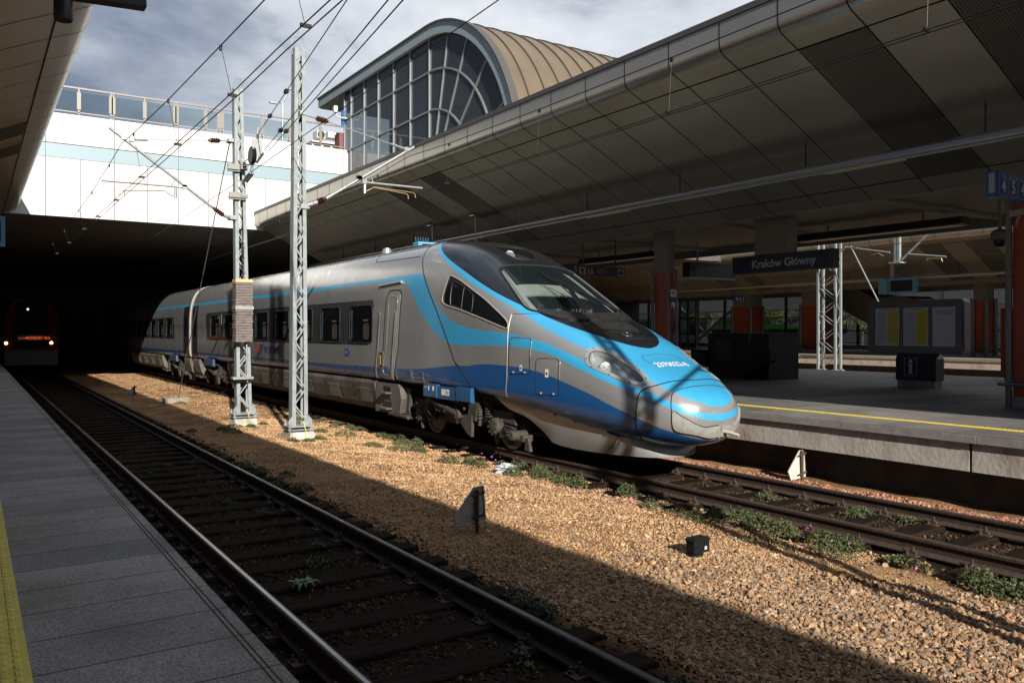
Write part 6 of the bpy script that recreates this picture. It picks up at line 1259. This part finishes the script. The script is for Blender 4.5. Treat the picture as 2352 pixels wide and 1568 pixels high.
for a,b,c_,d in((-.16,1.08,.16,1.086),(-.16,1.51,.16,1.516),(-.16,1.08,-.154,1.51),(.154,1.08,.16,1.51)): mb.box((XB-.028,ym+a,b),(XB-.022,ym+c_,d))
B(mb,'information_symbol',mat('info_white',(.60,.61,.63),.5),t)
# black granite seat block
XK=18.6; ky=lambda x: onX(*V('E',x,1000),XK)[1]; kz=lambda x,y: onX(*V('E',x,y),XK)[2]
mgr=mat('black_granite',(.006,.0065,.007),.5,spec=.25)
t=thing('granite_block','black granite block with side seats on the shaded platform behind the train nose','bench',(XK,16.3,RZ))
mb=MB(); mb.box((XK,ky(1665),RZ),(XK+1.3,ky(715),kz(1000,710)-.04)); mb.box((XK-.02,ky(1670),kz(1000,710)-.036),(XK+1.32,ky(712),kz(1000,710))); B(mb,'block',mgr,t)
mb=MB(); a=ky(1815); b=ky(1225); zt_=kz(1500,970); mb.prism([(b,RZ+.15),(ky(1400),RZ+.15),(a,zt_-.28),(a,zt_),(b,zt_)],0,XK-.35,XK-.02); B(mb,'side_seat',mgr,t)
mb=MB(); a=ky(715); b=ky(480); zt_=kz(600,965); mb.prism([(a,RZ+.3),(b-.05,RZ+.32),(b,zt_-.25),(b,zt_),(a,zt_)],0,XK-.1,XK+1); B(mb,'side_seat',mgr,t)
mb=MB(); q=onX(*V('E',1368,780),XK-.006); mb.box((XK-.008,q[1]-.05,q[2]-.08),(XK-.003,q[1]+.05,q[2]+.08)); B(mb,'green_notice',mat('notice_green',(.02,.10,.04),.5),t)
mb=MB(); mb.box((XK-.008,ky(1085),kz(1000,1145)),(XK-.003,ky(838),kz(1000,825))); B(mb,'recess',M['black'],t)
# orange advertising pillar
mb=MB(); mb.box((24.3,10.7,.98),(24.75,11.68,2.82)); mb.box((24.36,10.76,RZ),(24.69,11.62,.98)); tag(B(mb,'advertising_box',M['orange']),'orange box standing at the far platform edge left of the nearest red column','advertising box')
# left blue sign sliver and small camera
a=onY(12,497,13.5); b=onY(12,566,13.5); t=thing('hanging_sign','blue framed sign hanging at the left edge of the photo above the left platform','sign',(-.6,13.5,5)); mb=MB(); mb.box((a[0]-1.4,13.5,b[2]),(a[0],13.62,a[2])); B(mb,'frame',M['signpale'],t); mb=MB(); mb.box((a[0]-1.36,13.494,b[2]+.05),(a[0]-.05,13.499,a[2]-.05)); B(mb,'panel',M['black'],t); mb=MB(); mb.tube([(a[0]-.6,13.56,a[2]),(a[0]-.6,13.56,a[2]+1.2)],.03,6); B(mb,'hanger',M['dark'],t)
# poles under the right canopy near the bridge
for i,(c,x,y0_,y1_) in enumerate((('5',890,0,120),('5',1180,20,62))):
    p=onX(*V(c,x,y1_),12.9); mb=MB(); mb.tube([(p[0],p[1],p[2]-.6),(p[0],p[1],5.72)],.035 if i==0 else .03,8); mb.cbox((p[0],p[1],5.70),(.3,.3,.03)); tag(B(mb,'hanging_pole',M['zinc']),('thin pole' if i==0 else 'short pole')+' hanging from the canopy directly above the '+('rear of the cab roof' if i==0 else 'black cab roof'),'pole')
# ============================================================= FAR TRACKS, FAR PLATFORM
t=thing('portal_mast','tall four-legged lattice mast standing in sunlight between the far tracks','mast',(33.4,23.5,-.2),'catenary masts')
XM=33.0; ya=onX(*V('G',370,900),XM)[1]; yb=onX(*V('G',190,900),XM)[1]; w=yb-ya; x0,x1=XM,XM+.38; zt_=8.5
for x in(x0,x1):
    for y in(ya,yb): mb=MB(); mb.bar((x,y,.25),(x,y,zt_),.10,.10); B(mb,'leg',M['steel'],t); mb=MB(); mb.prism([(y-.2,.0),(y+.2,.0),(y+.12,.42),(y-.12,.42)],0,x-.12,x+.12); B(mb,'foot',M['conc'],t)
mb=MB(); z=.5; k=0
while z<zt_-.5:
    s=k%2
    for x in(x0,x1): mb.bar((x,ya if s else yb,z),(x,yb if s else ya,z+.62),.04,.02)
    for y in(ya,yb): mb.bar((x0 if s else x1,y,z),(x1 if s else x0,y,z+.62),.04,.02)
    z+=.62; k+=1
B(mb,'lacing',M['steel'],t)
def far_arm(label,X,pts,reg,arm,extra=()):
    t=thing('cantilever_arm',label,'cantilever',onX(*V('G',*pts[0]),X),'catenary cantilevers')
    mb=MB(); mb.tube([onX(*V('G',*p),X) for p in pts],.045,8); B(mb,'main_tube',M['zinc'],t); mb=MB(); mb.tube([onX(*V('G',*p),X) for p in reg],.035,8); B(mb,'registration_tube',M['zinc'],t); mb=MB(); mb.tube([onX(*V('G',*p),X) for p in arm],.022,6); B(mb,'steady_arm',M['copper'],t)
    for e in extra: mb=MB(); mb.tube([onX(*V('G',*p),X) for p in e],.03,6); B(mb,'guy_rod',M['zinc'],t)
far_arm('white cantilever tubes right beside the sunlit four-legged mast',32.5,[(382,310),(485,228)],[(485,232),(940,288)],[(750,312),(820,296),(870,325)],[[(530,222),(1010,1180)]])
far_arm('slanting cantilever hanging right of the sunlit mast, above the information board',31,[(1060,365),(1285,142),(1600,-180)],[(1130,305),(1525,332)],[(1325,370),(1335,352),(1480,350),(1490,385)])
a=onX(*V('G',990,165),31); b=onX(*V('G',1050,385),31); t=thing('drop_post','short ladder-like steel post hanging above the far blue display','steel post',b)
mb=MB(); 
for y in(a[1]-.07,b[1]+.07): mb.bar((31,y,b[2]),(31,y,8.5),.13,.13)
for k in range(7): mb.box((30.95,b[1],b[2]+.05+k*.62),(31.05,a[1],b[2]+.2+k*.62))
mb.box((30.8,b[1]-.1,b[2]-.05),(31.2,a[1]+.15,b[2])); B(mb,'frame',M['steel'],t)
mb=MB(); mb.bar((31,b[1]-.3,8.5),(31,60,8.5),.3,.3); B(mb,'beam',M['steel'],t)
# far overhead wires
for i,(X,z) in enumerate(((29.3,5.5),(36.5,5.5),(29.3,6.6))):
    mb=MB(); mb.tube([(X,y,z) for y in(-5,20,60)],.012,5); tag(B(mb,'contact_wire',M['wire']),('lower wire over the nearest far track','wire over the farther far track','upper wire over the nearest far track')[i],'wire','far wires')
# far hanging display
a=onX(*V('G',925,562),42.6); b=onX(*V('G',1190,710),42.6); t=thing('far_display','light blue framed hanging display beyond the tracks, above the timetable board','display',a)
mb=MB(); mb.box((42.6,b[1],b[2]),(43.0,a[1],a[2])); mb.box((42.5,a[1]+.05,b[2]),(43.1,a[1]+.55,a[2])); B(mb,'frame',mat('display_blue',(.10,.27,.42),.4),t); mb=MB(); mb.box((42.585,b[1]+.08,b[2]+.12),(42.595,a[1]-.12,a[2]-.12)); B(mb,'screen',M['black'],t); mb=MB(); q=onX(*V('G',945,315),42.6); mb.tube([(42.8,a[1]-.1,a[2]),(42.8,a[1]-.1,q[2])],.12,8); B(mb,'hanger',M['zinc'],t)
XR=46.5
for i,(c,xa,xb,wx) in enumerate((('E',1095,1385,1.3),('G',1805,1945,1.0),('G',10,180,2.2))):
    y1=onX(*V(c,xa,900),XR)[1]; y0=onX(*V(c,xb,900),XR)[1]
    column(XR,XR+wx,y0,y1,('broad dark red column behind the granite block, below the sign reading 10 4 5','bright red far column right of the timetable board','dark unlit red column just left of the sunlit four-legged mast')[i],red=3.9,zt=5,r=.12)
for yy in(55,14): column(XR,XR+1,yy,yy+1,'far red column %s'%('deep in the dark left of the others' if yy==55 else 'hidden mostly behind the nearest red column'),red=3.9,r=.12)
Yd=onX(*V('E',1385,500),XR)[1]-.2; a=onY(*V('E',1118,125),Yd); b=onY(*V('E',1300,210),Yd); t=thing('track_number_sign','small blue sign with white numbers 10, 4 and 5 on the broad far column','sign',a)
mb=MB(); mb.box((a[0],Yd,b[2]),(b[0],Yd+.2,a[2])); B(mb,'casing',mat('sign_royal',(1,1,1)),t); mb=MB(); w=b[0]-a[0]; h=a[2]-b[2]
for k,(n_,w_) in enumerate((('10','TOR'),('4','SEKTOR'),('5','PERON'))): addtext(mb,n_,h*.42,(a[0]+w*(.25+.28*k),Yd-.02,b[2]+h*.15),(1,0,0),(0,0,1),'CENTER',bold=.01); addtext(mb,w_,h*.12,(a[0]+w*(.25+.28*k),Yd-.02,b[2]+h*.72),(1,0,0),(0,0,1),'CENTER')
B(mb,'lettering',M['letter'],t)
# escalator housing on the far platform
XS_=50; g=lambda x,y: (lambda p:(p[1],p[2]))(onX(*V('G',x,y),XS_)); mb=MB(); mb.prism([g(290,680),g(620,680),g(985,745),g(1145,742),g(1230,790),g(1230,1040),g(720,1040),g(290,800)],0,XS_,XS_+2.2); t=thing('escalator_housing','sloping grey escalator housing behind the timetable board','escalator',(XS_,27,RZ)); B(mb,'housing',mat('escalator_grey',(.21,.20,.19),.5,.3),t)
mb=MB(); mb.prism([g(620,672),g(985,742),g(760,760)],0,XS_-.02,XS_-.004); mb.prism([g(1145,748),g(1360,748),g(1420,775),g(1200,775)],0,XS_-.3,XS_-.01); B(mb,'opening',M['black'],t)
# glazed far wall of the station and what stands behind it
XF=58
t=thing('glazed_wall','long glazed station wall on a low sunlit concrete plinth at the back of the far platform','glass wall',(XF,30,0))
mb=MB(); mb.box((XF,-20,-.2),(XF+.4,95,1.15)); B(mb,'plinth',mat('pale_concrete',(.42,.39,.35),.85,var=(.28,.25,.22),vscale=2),t)
mfrm=mat('dark_mullion',(.05,.05,.05),.5,.3); mb=MB()
for y in np.arange(8,92,3.4): mb.box((XF+.05,y-.10,1.15),(XF+.25,y+.10,5.6))
for z in(1.25,2.25,3.4): mb.box((XF+.08,-20,z-.04),(XF+.2,95,z+.04))
mb.box((XF,-20,5.3),(XF+.4,95,7.4)); B(mb,'mullion_grid',mfrm,t)
mb=MB(); mb.box((XF+.13,-20,1.2),(XF+.14,95,5.3)); B(mb,'glazing',mat('far_wall_glass',(.05,.06,.06),.1,trans=.7),t)
mb=MB(); mb.box((56.05,-20,-.2),(57.9,95,.79)); struct(B(mb,'far_pavement',mp2))
for i,(ya_,yb_) in enumerate(((33,40),(47,41),(60,53),(55,62))):
    mb=MB(); mb.tube([(61,ya_,.2),(61.5,yb_,5.2)],.16,10); tag(B(mb,'steel_strut',mat('strut_grey',(.30,.32,.34),.4,.4)),('first slanting steel tube from the right','second slanting steel tube','third slanting steel tube','fourth slanting steel tube, farthest left')[i]+' behind the glazed wall','steel tube')
mb=MB(); mb.box((60.5,-400,-.2),(400,900,-.19)); struct(B(mb,'street',mat('asphalt',(.055,.055,.056),.9,var=(.07,.07,.07),vscale=30)))
mb=MB(); mb.box((75,-10,4.6),(78,140,6.2)); tag(B(mb,'flyover_beam',mat('flyover_concrete',(.13,.13,.13),.8)),'pale concrete flyover beam seen above the street through the glazed wall','flyover')
mb=MB(); mb.box((100,-60,-.2),(112,44,16)); 
for k in range(14): mb.box((99.95,-55+k*7,1.5),(99.99,-51+k*7,4.0),1); mb.box((99.95,-55+k*7,6),(99.99,-51+k*7,9),1)
tag(B(mb,'beige_building',[mat('beige_render',(.50,.43,.34),.85,var=(.42,.36,.29),vscale=.3),M['black']]),'beige building in the sun beyond the street behind the glazed wall','building')
mb=MB(); mb.box((125,-80,-.2),(140,260,24));  # tall block added to cover the bright sky behind the glazing
for k in range(40):
    for j in range(5): mb.box((124.9,-75+k*8,2+j*4.4),(124.97,-70+k*8,4.6+j*4.4),1)
tag(B(mb,'sky_screen_block',[mat('screen_block_grey',(.09,.09,.095),.8),M['black']]),'long grey block added far beyond the street to shut out bright sky','building')
# bus
t=thing('bus','green bus parked on the street behind the glazed wall','bus',(70,58,0)); mgrn=mat('bus_green',(.018,.085,.01),.4)
mb=MB(); mb.prism([(52,.1),(64,.1),(64,2.75),(63.8,2.95),(52.3,2.95),(52,2.6)],0,69,71.5); B(mb,'body',mgrn,t)
for k in range(6): mb=MB(); mb.box((68.97,52.5+k*1.9,1.15),(68.995,54.2+k*1.9,2.45)); B(mb,'window',mdgl,t)
for y in(54.3,61.6): mb=MB(); mb.lathe([(.45,68.93),(.45,69.2)],(0,y,.25),0,20); B(mb,'wheel',M['dark'],t,True)
# trees beyond
def tree(x,y,h,r,label,seed):
    rg=np.random.default_rng(seed); t=thing('tree',label,'tree',(x,y,-.2),'trees beyond the street'); mb=MB(); mb.tube([(x,y,-.2),(x+.2,y,h*.4),(x,y+.3,h*.75)],[.28,.2,.08],8)
    for k in range(6): a=k*1.1; mb.tube([(x,y,h*(.35+.06*k)),(x+r*.6*math.cos(a),y+r*.6*math.sin(a),h*(.55+.06*k))],[.1,.03],6)
    B(mb,'trunk',mat('bark',(.08,.06,.045),.9),t)
    cs=[(x+rg.normal(0,r*.45),y+rg.normal(0,r*.45),h*.65+rg.normal(0,h*.15),r*rg.uniform(.25,.5)) for _ in range(16)]; V_=[];n=260
    for cx,cy,cz,cr in cs:
        d=rg.normal(0,1,(n,3)); d/=np.linalg.norm(d,axis=1,keepdims=True); p=np.array([cx,cy,cz])+d*(cr*rg.uniform(.6,1.05,n))[:,None]; e=rg.normal(0,1,(n,3)); e/=np.linalg.norm(e,axis=1,keepdims=True); f=np.cross(e,d); s=.13
        V_.append(np.stack([p-e*s,p+f*s*.6,p+e*s,p-f*s*.6],1).reshape(-1,3))
    V_=np.concatenate(V_); o=raw('crown',V_,np.arange(len(V_)).reshape(-1,4),mat('tree_leaf',(.06,.10,.03),.6,island=((.03,.07,.015),(.08,.12,.02),(.20,.15,.03),(.05,.09,.02)))); part(o,t)
for i,(x,y,h,r) in enumerate(((84,78,9,4),(85,68,8,3.6),(84,96,10,4.5),(88,58,8,3.5))): tree(x,y,h,r,('yellowing tree seen left of the broad far column','small tree seen just right of the yellowing one','tall tree deep at the left behind the glazed wall','low tree behind the green bus')[i],i)
# glazed lift doorway on the far platform
a=onX(*V('E',262,480),52); b=onX(*V('E',520,935),52); t=thing('glass_door_frame','pale framed glass door panel on the far platform between the dark and red columns','glass door',(52,a[1],RZ))
mb=MB(); ym=(a[1]+b[1])/2
for y in(a[1],b[1],ym): mb.box((52,y-.09,RZ),(52.15,y+.09,a[2]+1.9))
for z in(RZ+.05,a[2],(a[2]+RZ)/2-.1,a[2]+1.9): mb.box((52,b[1],z-.08),(52.15,a[1],z+.08))
B(mb,'frame',mat('door_frame_grey',(.24,.24,.22),.5,.3),t); mb=MB(); mb.box((52.06,b[1],RZ),(52.07,a[1],a[2]+1.9)); B(mb,'glass',mat('far_wall_glass',(1,1,1)),t)
# ============================================================= TRAIN IN THE TUNNEL
YT=51.7; t=thing('regional_train','dark orange-sided regional train with lit headlights approaching through the tunnel','train',(XN,YT,0))
mor=mat('train_orange',(.05,.012,.004),.8,spec=.1); prof=[(-1.42,.9),(-1.42,2.3),(-1.32,3.2),(-1.0,3.9),(-.5,4.15),(.5,4.15),(1.0,3.9),(1.32,3.2),(1.42,2.3),(1.42,.9)]
mb=MB(); P_=[(XN+a,b) for a,b in prof]; n=len(P_); vs=[(XN+(a-XN)*.93,YT,.9+(b-.9)*.95) for a,b in P_]+[(a,YT+.8,b) for a,b in P_]+[(a,YT+30,b) for a,b in P_]; mb.add(vs,[tuple(range(n))]+[(i+j*n,(i+1)%n+j*n,(i+1)%n+(j+1)*n,i+(j+1)*n) for j in(0,1) for i in range(n)]); B(mb,'body',mor,t)
mb=MB(); mb.prism([(XN-.78,1.3),(XN+.78,1.3),(XN+.85,2.2),(XN+.75,3.6),(XN+.4,3.9),(XN-.4,3.9),(XN-.75,3.6),(XN-.85,2.2)],1,YT-.03,YT-.005); B(mb,'windscreen',mat('unlit_windscreen',(.004,.004,.005),.6,spec=.1),t)
mb=MB(); mb.box((XN-1.25,YT-.06,.35),(XN+1.25,YT+.5,1.15)); B(mb,'bumper',M['dark'],t)
mhl=mat('lit_headlight',(1,1,1),.3,emit=(1,.72,.40),es=2.0)
for vx,vy,r in((14,788,.085),(118,787,.085),(64,710,.05)):
    q=onY(vx,vy,YT-.08); mb=MB(); mb.lathe([(r,YT-.10),(r,YT-.07)],(q[0],0,q[2]),1,16); B(mb,'headlight',mhl,t)
q0=onY(42,780,YT-.05); q1=onY(93,771,YT-.05); mb=MB(); mb.box((q0[0]-.05,YT-.045,q0[2]-.05),(q1[0]+.05,YT-.032,q1[2]+.05)); dp=B(mb,'destination_display',M['black'],t)
mb=MB(); h=(q1[2]-q0[2])*.75; qa=onY(60,779,YT-.05); addtext(mb,'PODBORY SKA',h,(qa[0],YT-.05,q0[2]+.02),(1,0,0),(0,0,1),cond=.78,bold=.006); addtext(mb,'KAŚ 39617',h*.6,(q0[0],YT-.05,q0[2]+.04),(1,0,0),(0,0,1),cond=.75); B(mb,'display_text',mat('lit_orange_text',(1,.2,.02),.4,emit=(1,.13,.03),es=.28),dp)
